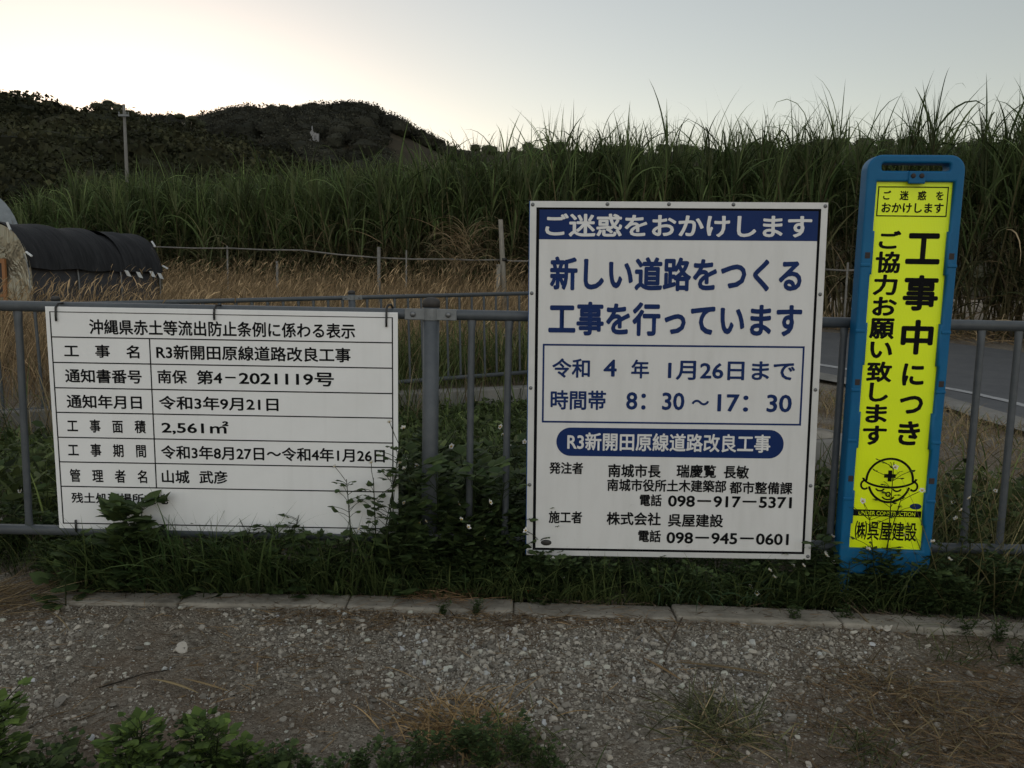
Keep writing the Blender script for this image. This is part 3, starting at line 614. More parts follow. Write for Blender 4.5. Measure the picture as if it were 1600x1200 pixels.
# ------------------------------------------------------------------ sugar cane
cane_front = np.array([(17, 7.0), (12.2, 10.8), (9.9, 13.6), (7.9, 15.6), (5.4, 17.1), (1.0, 18.0), (-2.5, 19.3), (-6, 21.2), (-10, 23.0), (-13.5, 24.6), (-16.3, 26.2)])
seg = np.diff(cane_front, axis=0); sl = np.linalg.norm(seg, axis=1); cum = np.r_[0, np.cumsum(sl)]
def along(s):
    k = np.clip(np.searchsorted(cum, s, side='right')-1, 0, len(seg)-1); f = ((s-cum[k])/sl[k])[:, None]
    nrm = np.stack([-seg[k][:, 1], seg[k][:, 0]], 1)/sl[k][:, None]
    nrm = np.where(nrm[:, 1:2] < 0, -nrm, nrm); return cane_front[k]+seg[k]*f, nrm
def cane(a, a2, N, d0, d1, dens_low=True):
    s = U(0, cum[-1], N); p_, nr = along(s); dd = d0+(d1-d0)*RNG.random(N)
    P = p_+nr*dd[:, None]+RNG.normal(0, .25, (N, 2)); zb = zg(P[:, 0], P[:, 1])
    H = U(2.25, 3.2, N)+.35*lump(P[:, 0], P[:, 1], .9)+sms(-2, 3, P[:, 0])*(.28+.16*U(-1, 2.2, N))
    H = H*np.where(P[:, 0] < -13.5, 1-(-13.5-P[:, 0])*.09, 1)
    lean = RNG.normal(0, .16, (N, 2)); base = np.c_[P, zb]
    top = base+np.c_[lean*H[:, None], H]
    # stalks: two crossed upright strips
    for az in (0.0, 1.57):
        sd_ = np.array([math.cos(az), math.sin(az), 0])*.016
        V = np.stack([base-sd_, base+sd_, top+sd_*.6, top-sd_*.6], 1); c = tints(N, (.055, .050, .025), (.10, .085, .045), .3)
        a.add(V.reshape(-1, 3), np.arange(N*4).reshape(-1, 4), np.repeat(c, 4, 0))
    # crown of long arching leaves, each plant leaning its own way
    pt_ = np.clip(RNG.normal(1, .22, (N, 1)), .5, 1.6)
    for k in range(10):
        f = U(.55, 1.02, N); b0 = base+(top-base)*f[:, None]
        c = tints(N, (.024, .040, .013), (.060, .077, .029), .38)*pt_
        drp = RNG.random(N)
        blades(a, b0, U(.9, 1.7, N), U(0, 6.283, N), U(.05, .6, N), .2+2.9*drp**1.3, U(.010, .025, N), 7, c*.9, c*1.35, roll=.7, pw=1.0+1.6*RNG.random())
    b0 = top; c = tints(N, (.03, .040, .016), (.06, .068, .03), .3)*pt_     # spindle
    for k in range(9): blades(a, b0-[0, 0, .25], U(.6, 1.25, N), U(0, 6.283, N), U(0, .36, N), U(.0, .9, N)*RNG.random(N), U(.006, .013, N), 5, c, c*1.1, roll=.6, pw=2.5)
    if dens_low:
        for k in range(7):     # mid leaves
            f = U(.15, .7, N); b0 = base+(top-base)*f[:, None]; c = tints(N, (.022, .030, .012), (.060, .060, .030), .4)*pt_
            blades(a, b0, U(.7, 1.5, N), U(0, 6.283, N), U(.1, .9, N), U(.6, 2.8, N), U(.008, .022, N), 6, c, c*1.25, roll=.7)
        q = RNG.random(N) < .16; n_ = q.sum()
        for k in range(3):     # paler leaves, the light they catch put into their colour
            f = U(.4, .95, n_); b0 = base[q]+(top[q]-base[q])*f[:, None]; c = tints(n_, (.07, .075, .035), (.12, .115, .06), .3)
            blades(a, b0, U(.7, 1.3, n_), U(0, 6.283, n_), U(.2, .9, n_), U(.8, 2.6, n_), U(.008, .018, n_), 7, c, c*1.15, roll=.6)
        q = RNG.random(N) < .7; n_ = q.sum()
        for k in range(5):     # dead hanging leaves
            f = U(.08, .62, n_); b0 = base[q]+(top[q]-base[q])*f[:, None]; c = tints(n_, (.06, .044, .026), (.20, .155, .095), .5)
            blades(a2, b0, U(.5, 1.2, n_), U(0, 6.283, n_), U(.3, 1.9, n_), U(.4, 1.9, n_), U(.006, .015, n_), 5, c, c*1.1, roll=.8)
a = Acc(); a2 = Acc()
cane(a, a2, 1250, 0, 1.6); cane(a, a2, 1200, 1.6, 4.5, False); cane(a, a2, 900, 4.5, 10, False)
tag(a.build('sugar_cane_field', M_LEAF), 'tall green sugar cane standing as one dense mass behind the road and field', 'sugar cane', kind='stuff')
# straw at the foot of the cane
N = 2600; s = U(0, cum[-1], N); p_, nr = along(s); P = p_+nr*RNG.normal(-.15, .35, (N, 1)); c = tints(N, (.10, .068, .035), (.22, .16, .09), .35)
blades(a2, np.c_[P, zg(P[:, 0], P[:, 1])+.05], U(.3, .9, N), U(0, 6.283, N), U(.6, 1.7, N), U(-.2, .6, N), U(.005, .013, N), 3, c, roll=1)
tag(a2.build('dead_cane_leaves', M_DRY), 'withered straw coloured leaves hanging and lying at the foot of the cane', 'dead leaves', kind='stuff')
# withered drooping cane clump
pc = at(725, 440, 17.0); t = thing('dead_cane_clump', 'straw coloured withered cane clump drooping beside the tall wooden stake', 'cane clump', (pc[0], pc[1], .5))
a = Acc(); N = 110; c = tints(N, (.12, .09, .05), (.2, .155, .095), .25); az = np.where(RNG.random(N) < .5, U(2.6, 3.8, N), U(-.8, .6, N))
blades(a, np.c_[RNG.normal(0, .15, N), RNG.normal(0, .1, N), U(.9, 1.75, N)], U(.7, 1.35, N), az, U(.0, .4, N), U(2.4, 3.1, N), U(.007, .016, N), 9, c, c*1.1, pw=1.0)
a.build('drooping_leaves', M_DRY, t)
a = Acc()
for k in range(5): x, y = random.uniform(-.2, .2), random.uniform(-.1, .1); tube(a, [(x, y, -.1), (x*1.1, y, .6), (x*1.3, y, 1.25)], [.02, .017, .012], 7, (.16, .12, .07))
a.build('stalks', M_DRY, t)

# pipe rail on stakes in front of the cane
t = thing('stake_rail', 'thin pale pipe rail tied to stakes along the edge of the cane', 'rail fence', (0, 0, 0))
rp = [(120, 379, 20.6), (250, 386, 19.8), (360, 388, 18.8), (470, 391, 18.0), (592, 403, 17.2), (700, 405, 16.9), (783, 406, 16.7), (822, 408, 16.6), (1000, 413, 16.4), (1290, 421, 15.1), (1345, 422, 14.7), (1480, 424, 13.4)]
R3 = np.array([at(*q) for q in rp])
for q in range(0, len(rp)-1): simple('rail', M_PVC, t, lambda a: tube(a, [R3[q], (R3[q]+R3[q+1])/2-np.array([0, 0, .015]), R3[q+1]], .017, 8), True)
for px, y0, y1_, Y, r_, m_ in ((592, 386, 470, 17.16, .036, M_PVC), (635, 391, 470, 17.05, .016, M_PVC), (433, 408, 470, 18.2, .03, M_PVC), (779, 413, 480, 16.62, .045, M_TIMBER), (355, 384, 460, 18.9, .02, M_PVC), (1325, 410, 470, 14.85, .02, M_PVC)):
    p1 = at(px, y0, Y); simple('stake', m_, t, lambda a: tube(a, [(p1[0], p1[1], .2), (p1[0], p1[1], .9), (p1[0], p1[1], p1[2])], r_, 10), True)
p1 = at(782, 343, 16.66); p0 = at(789, 480, 16.66)
t = thing('wooden_stake', 'tallest weathered wooden stake at the cane edge, left of the roadworks board', 'stake', (p0[0], p0[1], .2))
simple('shaft', M_TIMBER, t, lambda a: tube(a, [(0, 0, 0), ((p1[0]-p0[0])*.5+.02, 0, (p1[2]-.2)*.5), (p1[0]-p0[0], 0, p1[2]-.2)], [.062, .056, .045], 10), True)
simple('binding', M_TIE, t, lambda a: lathe(a, [(.064, -.03), (.064, .03)], 10, None, ((p1[0]-p0[0])*.5+.02, 0, (1.75-.2))), True)

# ------------------------------------------------------------------ plastic tunnels
def tunnel(t, w_, h_, Ln, mcover, cover_from, mend, detail=True):
    """arched tunnel along local +y, front arch at y = 0"""
    def arch(th, k=1.0): return (w_*k*math.copysign(abs(math.cos(th))**.8, math.cos(th)), h_*(.45+.55*k*abs(math.sin(th))**.85))
    def shell(a, y0, y1, k, z0, ny=22, bulge=.07):
        zz_ = [arch(x, k) for x in np.linspace(0, np.pi, 29)]
        prof = [(w_*k*1.0, z0)]+[q for q in zz_ if q[1] >= z0]+[(-w_*k, z0)]
        if z0 > .45*h_: prof = [q for q in zz_ if q[1] >= z0]
        V = []
        for y in np.linspace(y0, y1, ny):
            f = 1-bulge*(.5+.5*math.cos((y-y0)/(y1-y0)*6*math.pi))
            V += [(x*f+.008*math.sin(9*y+6*z), y, z*(1-.4*bulge*math.sin((y-y0)/(y1-y0)*math.pi*2)**2)) for x, z in prof]
        n_ = len(prof); a.add(V, [[i*n_+j, i*n_+j+1, (i+1)*n_+j+1, (i+1)*n_+j] for i in range(ny-1) for j in range(n_-1)])
    if detail:
        simple('shade_net', mcover, t, lambda a: shell(a, -.03, Ln*.60, 1.04, cover_from), True)
        simple('shade_net', mcover, t, lambda a: shell(a, Ln*.56, Ln*.72, .96, cover_from-.08, 5, .0), True)
        simple('shade_net', mcover, t, lambda a: shell(a, Ln*.69, Ln*1.03, 1.03, cover_from+.02), True)
        simple('side_sheet', M_SIDE, t, lambda a: shell(a, 0, Ln, .90, 0, 10, .02), True)
    else: simple('cover_sheet', mcover, t, lambda a: shell(a, 0, Ln, 1.0, 0, 16, .02), True)
    for y in (0, Ln*.33, Ln*.66, Ln):
        pts = [(w_*.94, y, 0)]+[(x*.94, y, z*.97) for x, z in [arch(q) for q in np.linspace(0, np.pi, 21)]]+[(-w_*.94, y, 0)]
        simple('hoop', M_GALV, t, lambda a: tube(a, pts, .014, 6), True)
    for y, nm in ((-.01, 'end_sheet'), (Ln+.005, 'end_sheet')):
        pr = [(w_, 0)]+[arch(q) for q in np.linspace(0, np.pi, 25)]+[(-w_, 0)]
        def f(a):
            V = []; K = 7
            for k in range(K+1):
                for x, z in pr: V.append((x*k/K, y-.02*math.sin(5*x*k/K+7*z)*(k < K)*(k > 0), .75*(1-k/K)+z*k/K))
            n_ = len(pr); a.add(V, [[i*n_+j, i*n_+j+1, (i+1)*n_+j+1, (i+1)*n_+j] for i in range(K) for j in range(n_-1)])
        simple(nm, mend, t, f, True)
A0 = at(-25, 352, 13.0); gz = float(zg(A0[0], 13.0)); ax = rad(-15)
t = thing('shade_tunnel', 'low arched tunnel under black shade net with silver plastic end', 'greenhouse', (A0[0], 13.0, gz), (0, 0, ax))
tunnel(t, .90, 1.79, 3.0, M_NET, 1.05, M_FILM)
df = simple('door_frame', M_ORANGE, t, lambda a: (box(a, -.42, -.36, -.055, -.02, 0, 1.22), box(a, .36, .42, -.055, -.02, 0, 1.22), box(a, -.36, .36, -.055, -.02, 1.15, 1.22), box(a, -.36, .36, -.05, -.022, .62, .67)))
simple('door_panel', M_SLOT, t, lambda a: box(a, -.36, .36, -.045, -.03, .67, 1.15))
for th, y in ((62, -.04), (25, -.04), (50, 3.06), (18, 3.06)):
    q = rad(th); x_, z_ = .96*abs(math.cos(q))**.8, 1.79*(.45+.57*abs(math.sin(q))**.85)
    o = simple('net_clip', M_CLIP, t, lambda a: box(a, -.012, .012, -.012, .012, -.065, .065)); o.location = (x_, y, z_); o.rotation_euler = (0, -rad(90-th)*.9, 0)
for y, dz in ((1.95, 0), (2.25, -.02), (2.6, 0), (2.82, -.03)):
    simple('loose_flap', M_CLIP, t, lambda a: a.add([(.93, y, 1.10+dz), (.94, y+.09, 1.09+dz), (.96, y+.15, .98+dz), (.945, y+.05, 1.0+dz)], [[0, 1, 2, 3]]))
A1 = at(-70, 312, 18.5); gz = float(zg(A1[0], 18.5))
t = thing('vinyl_tunnel', 'pale blue plastic tunnel partly in view behind the shade tunnel', 'greenhouse', (A1[0], 18.5, gz), (0, 0, rad(30)))
tunnel(t, 1.25, 2.75, 4.0, M_FILM2, 0, M_FILM2, False)

# ------------------------------------------------------------------ dry field, green grass behind
def spots(n, xr, yr, ok): 
    out = np.zeros((0, 2))
    while len(out) < n:
        p_ = np.c_[U(*xr, n), U(*yr, n)]; out = np.r_[out, p_[ok(p_[:, 0], p_[:, 1])]]
    return out[:n]
sideT = lambda x, y: (x-A0[0])*math.cos(ax)+(y-13.0)*math.sin(ax)
alongT = lambda x, y: -(x-A0[0])*math.sin(ax)+(y-13.0)*math.cos(ax)
in_field = lambda x, y: (y > yw(np.minimum(x, 2))+.25) & (x < .9+.0*y) & ~((np.abs(sideT(x, y)) < 1.0) & (alongT(x, y) > -.1) & (alongT(x, y) < 3.1)) & ~((y < 13) & (y > 9.9) & (x > -.2))
frontd = lambda x, y: y-np.interp(x, cane_front[::-1, 0], cane_front[::-1, 1])
N = 17000
P = spots(N, (-16, 1.0), (5.5, 25), lambda x, y: in_field(x, y) & (frontd(x, y) < .3) & (x/y > -.85))
patch = lump(P[:, 0], P[:, 1], .55); red = (patch > .62) & (frontd(P[:, 0], P[:, 1]) > -4.5); grn = (patch < -.85) | ((P[:, 1]-yw(P[:, 0]) < 1.3) & (P[:, 0] > -2.2) & (RNG.random(N) < .75))
c0 = tints(N, (.10, .071, .039), (.23, .166, .096), .38); c0[red] = tints(red.sum(), (.055, .028, .02), (.10, .052, .034), .3); c0[grn] = tints(grn.sum(), (.04, .055, .016), (.09, .10, .035), .3)
h = U(.5, 1.05, N)*(1+.25*sms(-4.5, -1.5, frontd(P[:, 0], P[:, 1])))*(1+.12*lump(P[:, 0], P[:, 1], 1.3)); h[red] *= 1.6
a = Acc(); Z = zg(P[:, 0], P[:, 1]); B0 = np.c_[P, Z]
az = RNG.normal(.2, 1.2, N)
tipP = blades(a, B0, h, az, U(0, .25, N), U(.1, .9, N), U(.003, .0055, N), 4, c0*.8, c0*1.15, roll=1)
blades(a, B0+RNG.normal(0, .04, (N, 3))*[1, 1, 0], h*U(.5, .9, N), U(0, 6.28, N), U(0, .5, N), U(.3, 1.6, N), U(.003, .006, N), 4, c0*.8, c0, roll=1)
q = (~grn) & (RNG.random(N) < .55); nq = q.sum()
blades(a, tipP[q]-[0, 0, .02], U(.10, .20, nq), az[q], U(.2, .8, nq), U(.2, 1.0, nq), U(.003, .009, nq), 3, c0[q]*1.1, c0[q]*1.2, prof='plume', roll=1)
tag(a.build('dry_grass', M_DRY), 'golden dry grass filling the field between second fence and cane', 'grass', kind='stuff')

# undergrowth between the two fences and on the verge
a = Acc()
N = 5200; P = spots(N, (-5.2, 4.6), (3.45, 9.4), lambda x, y: (y < yw(x)-.2) & ((x < 1.25) | ((y < 4.4+.6*lump(x, y, 2)) & (x < 3.6))) & (np.abs(x)/y < .75))
Z = zg(P[:, 0], P[:, 1]); hh = np.clip(.36+.2*lump(P[:, 0], P[:, 1], 2.4)+RNG.normal(0, .09, N), .06, .8)*(1-.68*sms(3.9, 6.3, P[:, 1]))*np.where(P[:, 0] > 1.3, .65, 1.0)*np.where((P[:, 0] > -2.2), 1, .8)
for k in range(7):
    f = U(.2, 1.0, N)**.8; c = tints(N, (.018, .029, .010), (.056, .070, .025), .42)
    blades(a, np.c_[P+RNG.normal(0, .06, (N, 2)), Z+hh*f], U(.03, .10, N), U(0, 6.28, N), U(.4, 1.7, N), U(.1, 1.2, N), U(.006, .022, N), 3, c, c*1.15, 'leaf', 3, .3, .7)
c = tints(N, (.03, .042, .014), (.06, .07, .022), .3); blades(a, np.c_[P, Z-.02], hh*1.02, U(0, 6.28, N), U(0, .25, N), U(0, .3, N), .0028, 3, c)
N = 4200; P = spots(N, (-5.2, 4.2), (3.3, 9.3), lambda x, y: (y < yw(x)-.15) & ((x < 1.3) | (y < 4.8)) & (np.abs(x)/y < .75)); c = tints(N, (.028, .048, .012), (.08, .10, .03), .35)
blades(a, np.c_[P, zg(P[:, 0], P[:, 1])], U(.2, .55, N)*(1-.45*sms(4.3, 6.5, P[:, 1])), U(0, 6.28, N), U(.05, .5, N), U(.3, 1.7, N), U(.003, .007, N), 6, c, c*1.2)
N = 900; P = spots(N, (-5.0, 1.2), (5.0, 9.3), lambda x, y: (y > yw(x)-1.1) & (y < yw(x)-.16) & (lump(x, y, 1.1) > -.25)); tan = RNG.random(N) < np.where(P[:, 0] < -2.2, .7, .3); c = np.where(tan[:, None], tints(N, (.07, .055, .032), (.15, .12, .07), .35), tints(N, (.028, .042, .013), (.075, .085, .032), .4))
blades(a, np.c_[P, zg(P[:, 0], P[:, 1])], U(.4, .95, N), U(0, 6.28, N), U(.05, .5, N), U(.2, 1.5, N), U(.002, .006, N), 6, c, c*1.25)
N = 1700; P = spots(N, (-2.2, .5), (7.6, 11.2), lambda x, y: (y > yw(x)+.2) & (y < yw(x)+1.7)); c = tints(N, (.028, .042, .013), (.075, .085, .032), .4)
blades(a, np.c_[P, zg(P[:, 0], P[:, 1])], U(.45, 1.0, N), U(0, 6.28, N), U(.05, .5, N), U(.2, 1.6, N), U(.003, .008, N), 6, c, c*1.25)
tag(a.build('undergrowth', M_LEAF), 'dense low green weeds between the two pipe fences', 'weeds', kind='stuff')

# verge on the right: brown grass, soil heap, rubble
a = Acc(); N = 5200; P = spots(N, (1.3, 5.2), (3.5, 9.6), lambda x, y: (x < np.interp(y, near[::1, 1], near[:, 0])-.25) & (x/y < .8) & (lump(x, y, 2.4)+.9*sms(5.2, 3.8, y) > -.15))
dryf = RNG.random(N) < np.where(P[:, 1] < 4.4, .55, .85); c = np.where(dryf[:, None], tints(N, (.09, .066, .036), (.19, .145, .08), .3), tints(N, (.035, .05, .016), (.075, .09, .03), .3))
blades(a, np.c_[P, zg(P[:, 0], P[:, 1])], U(.12, .5, N)*np.where(P[:, 1] < 4.6, 1.25, .55), U(0, 6.28, N), U(.1, .9, N), U(.2, 1.4, N), U(.002, .0045, N), 5, c, c*1.15, roll=1)
tag(a.build('verge_grass', M_DRY), 'thin brown grass on the soil verge between the right fence and road', 'grass', kind='stuff')

# concrete manhole neck half hidden by the roadworks board
mh = np.array([1.93, 5.35]); t = thing('manhole_neck', 'round concrete manhole neck just right of the roadworks board', 'manhole', (mh[0], mh[1], -.1))
simple('ring', M_CONC2, t, lambda a: lathe(a, [(.30, 0), (.30, .36), (.28, .375), (.24, .375), (.24, .33)], 36), True)
simple('lid', M_CONC, t, lambda a: lathe(a, [(.236, .34), (.236, .372), (.22, .378), (.01, .38)], 36), True)

# ------------------------------------------------------------------ stones and litter on the lot
def stones(a, P, R, col):
    N = len(P); V = np.tile(_V, (N, 1, 1))
    for k in range(7):     # random flattening planes make facets
        nn = RNG.normal(0, 1, (N, 3)); nn /= np.linalg.norm(nn, axis=1)[:, None]; dd = U(.30, .75, N)
        pr = np.einsum('nvk,nk->nv', V, nn); ex = np.clip(pr-dd[:, None], 0, None); V = V-ex[..., None]*nn[:, None]
    V = V*U(.6, 1.15, (N, 1, 3))*np.array([1, 1, .75])
    an = U(0, 6.28, N); c, s = np.cos(an)[:, None], np.sin(an)[:, None]
    V = np.stack([V[..., 0]*c-V[..., 1]*s, V[..., 0]*s+V[..., 1]*c, V[..., 2]], -1)*R[:, None, None]+P[:, None]
    a.add(V.reshape(-1, 3), (np.arange(N)*96)[:, None, None]+_F[None], np.repeat(col, 96, 0))
lotok = lambda x, y: (y < np.interp(x, front[:, 0], front[:, 1])-.008) & (np.abs(x) < y*.68+.1)
def dens(x, y): return np.clip(.16+.55*lump(x, y, 1.9)+.25*lump(x, y, 5)+.6*np.exp(-((x-.35)/.55)**2-((y-2.62)/.22)**2)+.3*np.exp(-((x+.1)/.3)**2-((y-2.35)/.2)**2)-.5*sms(1.2, 1.7, x)-.3*sms(2.25, 2.0, y), .05, 1)
N = 30000; P = spots(N, (-2.2, 2.2), (1.75, 2.93), lambda x, y: lotok(x, y) & (RNG.random(len(x)) < dens(x, y)))
R = .0025*(RNG.random(N)**-.44).clip(1, 6.0); Z = zg(P[:, 0], P[:, 1])
x = U(-1.7, 1.95, 520); kf = np.interp(x, front[:, 0], front[:, 1]); kb = np.interp(x, back[:, 0], back[:, 1]); Rk = U(.0012, .004, 520)
a = Acc(); stones(a, np.c_[x, kb-(kb-kf)*RNG.random(520)**1.6, .002+Rk*.3], Rk, tints(520, (.06, .05, .038), (.16, .14, .11), .3, 1.3))
c = np.minimum(tints(N, (.14, .125, .102), (.28, .255, .215), .30, 1.4), .43)
stones(a, np.c_[P, Z+R*.25], R, c); tag(a.build('gravel', M_STONE, None, False), 'pale grey crushed stone spread over the dirt lot', 'gravel', kind='stuff')
big = [(286, 1015, .027, 'largest lone pale stone, on the bare dirt left of centre'), (1384, 992, .034, 'flat chalky stone with a hollow, at the kerb foot by the sign stand'), (1398, 1003, .018, 'chunky white stone just below the hollow chalky one'),
       (1384, 1004, .012, 'small white chip left of the chunky white stone'), (1161, 983, .018, 'white pebble by the kerb, right of the roadworks board centre'), (1166, 1011, .013, 'small bright round pebble below the kerb joint'),
       (892, 975, .017, 'pale stone against the kerb in the middle of the gravel'), (987, 978, .018, 'cream stone under the kerb, left of the flat cream one'), (969, 978, .013, 'yellowish small stone by the kerb in the middle'),
       (966, 1014, .026, 'flat cream slab stone lying in the gravel'), (1008, 1003, .018, 'round cream stone right of the flat cream slab'), (906, 1166, .018, 'grey stone alone by the green tuft at the bottom'), (786, 995, .016, 'greenish pale stone in the middle of the gravel'),
       (696, 1045, .014, 'white pebble in the left part of the gravel patch'), (420, 970, .016, 'pale stone by the kerb, under the notice board middle'), (352, 967, .015, 'round white pebble by the kerb under the notice board'), (315, 982, .017, 'whitish stone below the pebble by the kerb'),
       (200, 975, .022, 'broad flat grey stone under the left of the notice board'), (87, 1010, .016, 'grey stone on the dirt at the left'), (95, 1100, .024, 'bluish grey stone above the leafy weeds at bottom left'), (443, 1123, .017, 'pale stone right of the leafy weeds'),
       (630, 1070, .022, 'flat grey stone at the left rim of the gravel patch'), (1235, 1125, .026, 'flattish grey stone right of the green tuft'), (1250, 1068, .017, 'white stone right of the long dry leaf'), (45, 975, .018, 'grey stone by the dry straw at the left kerb end'),
       (650, 1120, .015, 'white stone left of the dry straw heap'), (600, 1165, .016, 'small grey stone left of the bottom green plants')]
for px, py, r_, lb in big:
    p_ = atz(px, py, -.03); a = Acc(); z_ = float(zg(p_[0], p_[1])); cc = tints(1, (.23, .21, .18), (.31, .285, .245), .10, 1.3)
    if 'grey' in lb or 'greenish' in lb: cc = cc*.62
    stones(a, np.array([[0, 0, 0]]), np.array([r_]), cc)
    if 'hollow' in lb:
        a = Acc(); stones(a, np.array([[0, 0, 0.0], [-.022, .006, .002], [.02, .008, .0]]), np.array([r_*.62, r_*.5, r_*.5]), np.repeat(cc, 3, 0))
    o = a.build('stone', M_STONE, None, True); o.location = (p_[0], p_[1], z_+r_*.35); tag(o, lb, 'stone', 'larger stones on the lot')
    md = o.modifiers.new('sub', 'SUBSURF'); md.levels = md.render_levels = 1
# straw litter
a = Acc(); N = 6500
P = spots(N, (-2.3, 2.2), (1.7, 2.95), lambda x, y: lotok(x, y) & (RNG.random(len(x)) < np.clip(.10+.8*np.exp(-((y-2.87)/.06)**2)*(x > -.9)+.85*sms(.75, 1.25, x)*sms(2.8, 2.3, y)+.35*lump(x, y, 2.5)-.1, .02, 1)))
c = tints(N, (.055, .036, .022), (.15, .105, .058), .35)
blades(a, np.c_[P, zg(P[:, 0], P[:, 1])+U(.002, .016, N)], U(.02, .13, N)*U(.4, 1, N), U(0, 6.28, N), U(1.35, 1.62, N), RNG.normal(0, .15, N), U(.0007, .002, N), 3, c, roll=1.2)
N = 260; P = np.c_[RNG.normal(-1.92, .13, N), RNG.normal(2.9, .07, N)]; c = tints(N, (.07, .05, .028), (.14, .105, .06), .3)
blades(a, np.c_[P, zg(P[:, 0], P[:, 1])+U(0, .04, N)], U(.08, .28, N), RNG.normal(.1, .5, N), U(1.1, 1.6, N), RNG.normal(.1, .25, N), U(.0008, .002, N), 4, c, roll=1)
N = 160; P = np.c_[RNG.normal(-.24, .08, N), RNG.normal(3.0, .03, N)]; c = tints(N, (.10, .06, .035), (.2, .13, .07), .3)
blades(a, np.c_[P, np.full(N, .005)+U(0, .02, N)], U(.05, .14, N), U(0, 6.28, N), U(1.2, 1.6, N), .1, U(.0008, .0018, N), 3, c, roll=1)
N = 420; x = U(-1.7, 1.95, N); yb = np.interp(x, back[:, 0], back[:, 1]); yf = np.interp(x, front[:, 0], front[:, 1]); y = yf+(yb-yf)*RNG.random(N)**.6; c = tints(N, (.05, .036, .024), (.13, .095, .06), .35)
blades(a, np.c_[x, y, U(.004, .010, N)], U(.015, .09, N), U(0, 6.28, N), U(1.4, 1.6, N), RNG.normal(0, .12, N), U(.0007, .0018, N), 3, c, roll=1.2)
tag(a.build('straw_litter', M_DRY), 'brown dead straw lying over the dirt and against the kerb', 'straw', kind='stuff')
# single dry leaves and sticks
def leaf_thing(name, p0, p1, wd, c, lb, cat, curl=.12, lift=.012):
    A_, B_ = atz(*p0, -.03), atz(*p1, -.03); d = B_-A_; Ln = np.linalg.norm(d[:2]); az = math.atan2(d[1], d[0]); a = Acc()
    blades(a, np.array([[0, 0, 0.0]]), Ln, az, 1.57-curl, curl*2.0, wd, 10, c, np.array(c)*1.1, 'plume', 3, .35, .15, 1.0)
    o = a.build(name, M_DRY); md = o.modifiers.new('thick', 'SOLIDIFY'); md.thickness = .0008
    o.location = (A_[0], A_[1], float(zg(A_[0], A_[1]))+lift); return tag(o, lb, cat)
leaf_thing('dry_leaf', (1045, 1037), (1205, 1058), .010, (.17, .125, .07), 'long withered cane leaf lying across the gravel', 'leaf')
leaf_thing('dry_leaf', (1005, 1032), (1066, 1068), .006, (.25, .17, .09), 'short tan leaf left of the long withered cane leaf', 'leaf')
leaf_thing('dry_leaf', (1390, 1136), (1426, 1142), .009, (.34, .27, .17), 'pale straw chip on the brown dirt at lower right', 'leaf')
leaf_thing('dry_leaf', (1368, 1142), (1392, 1146), .005, (.28, .22, .13), 'narrow straw chip left of the pale straw chip', 'leaf')
leaf_thing('dry_leaf', (235, 1063), (310, 1085), .006, (.34, .26, .14), 'bent yellow straw in front of the leafy weeds', 'leaf', .2)
leaf_thing('dry_leaf', (285, 1062), (360, 1083), .004, (.30, .22, .12), 'thin yellow straw right of the bent one', 'leaf', .1)
leaf_thing('dry_leaf', (78, 965), (110, 995), .003, (.28, .22, .13), 'curled pale straw on the dirt left of the notice board', 'leaf', .25)
leaf_thing('dry_leaf', (903, 931), (826, 933), .004, (.1, .07, .04), 'brown blade lying along the kerb top in the middle', 'leaf', .1)
def twig(pts, r_, lb, c=(.07, .05, .035), up=None):
    Q = np.array([atz(px, py, -.03) for px, py in pts]); 
    for k in range(len(Q)): Q[k, 2] = float(zg(Q[k, 0], Q[k, 1]))+r_+(up[k] if up else .004)
    o0 = Q[0].copy(); a = Acc(); tube(a, Q-o0, np.linspace(r_, r_*.5, len(Q)), 7, c); o = a.build('twig', M_DRY); o.location = o0; return tag(o, lb, 'twig')
twig([(155, 1075), (190, 1064), (225, 1052), (265, 1046)], .0024, 'dark thin twig lying on the dirt at lower left', (.045, .038, .03))
twig([(1068, 972), (1052, 1000), (1038, 1022), (1036, 1045)], .0028, 'grey brown forked stick leaning from the kerb to the gravel', (.12, .09, .066), [.012, .010, .008, .005])
twig([(1004, 978), (1030, 995), (1045, 1010)], .003, 'pale thin stick crossing the gravel below the kerb', (.17, .125, .075))
twig([(1372, 996), (1340, 975), (1318, 962), (1305, 948)], .0045, 'pale broken stem leaning over the kerb by the sign stand', (.19, .15, .095), [.0, .03, .05, .09])
# orange scrap
o = simple('plastic_scrap', M_RUST, None, lambda a: a.add([(0, 0, 0), (.012, .003, .004), (.022, .004, .022), (.008, .006, .018), (-.012, .002, -.004), (-.006, .006, .006)], [[0, 1, 2, 3], [4, 0, 3, 5]]))
p_ = atz(826, 931, .0); o.location = (p_[0], p_[1]+.005, .012); tag(o, 'tiny orange plastic scrap at the kerb under the roadworks board', 'litter')

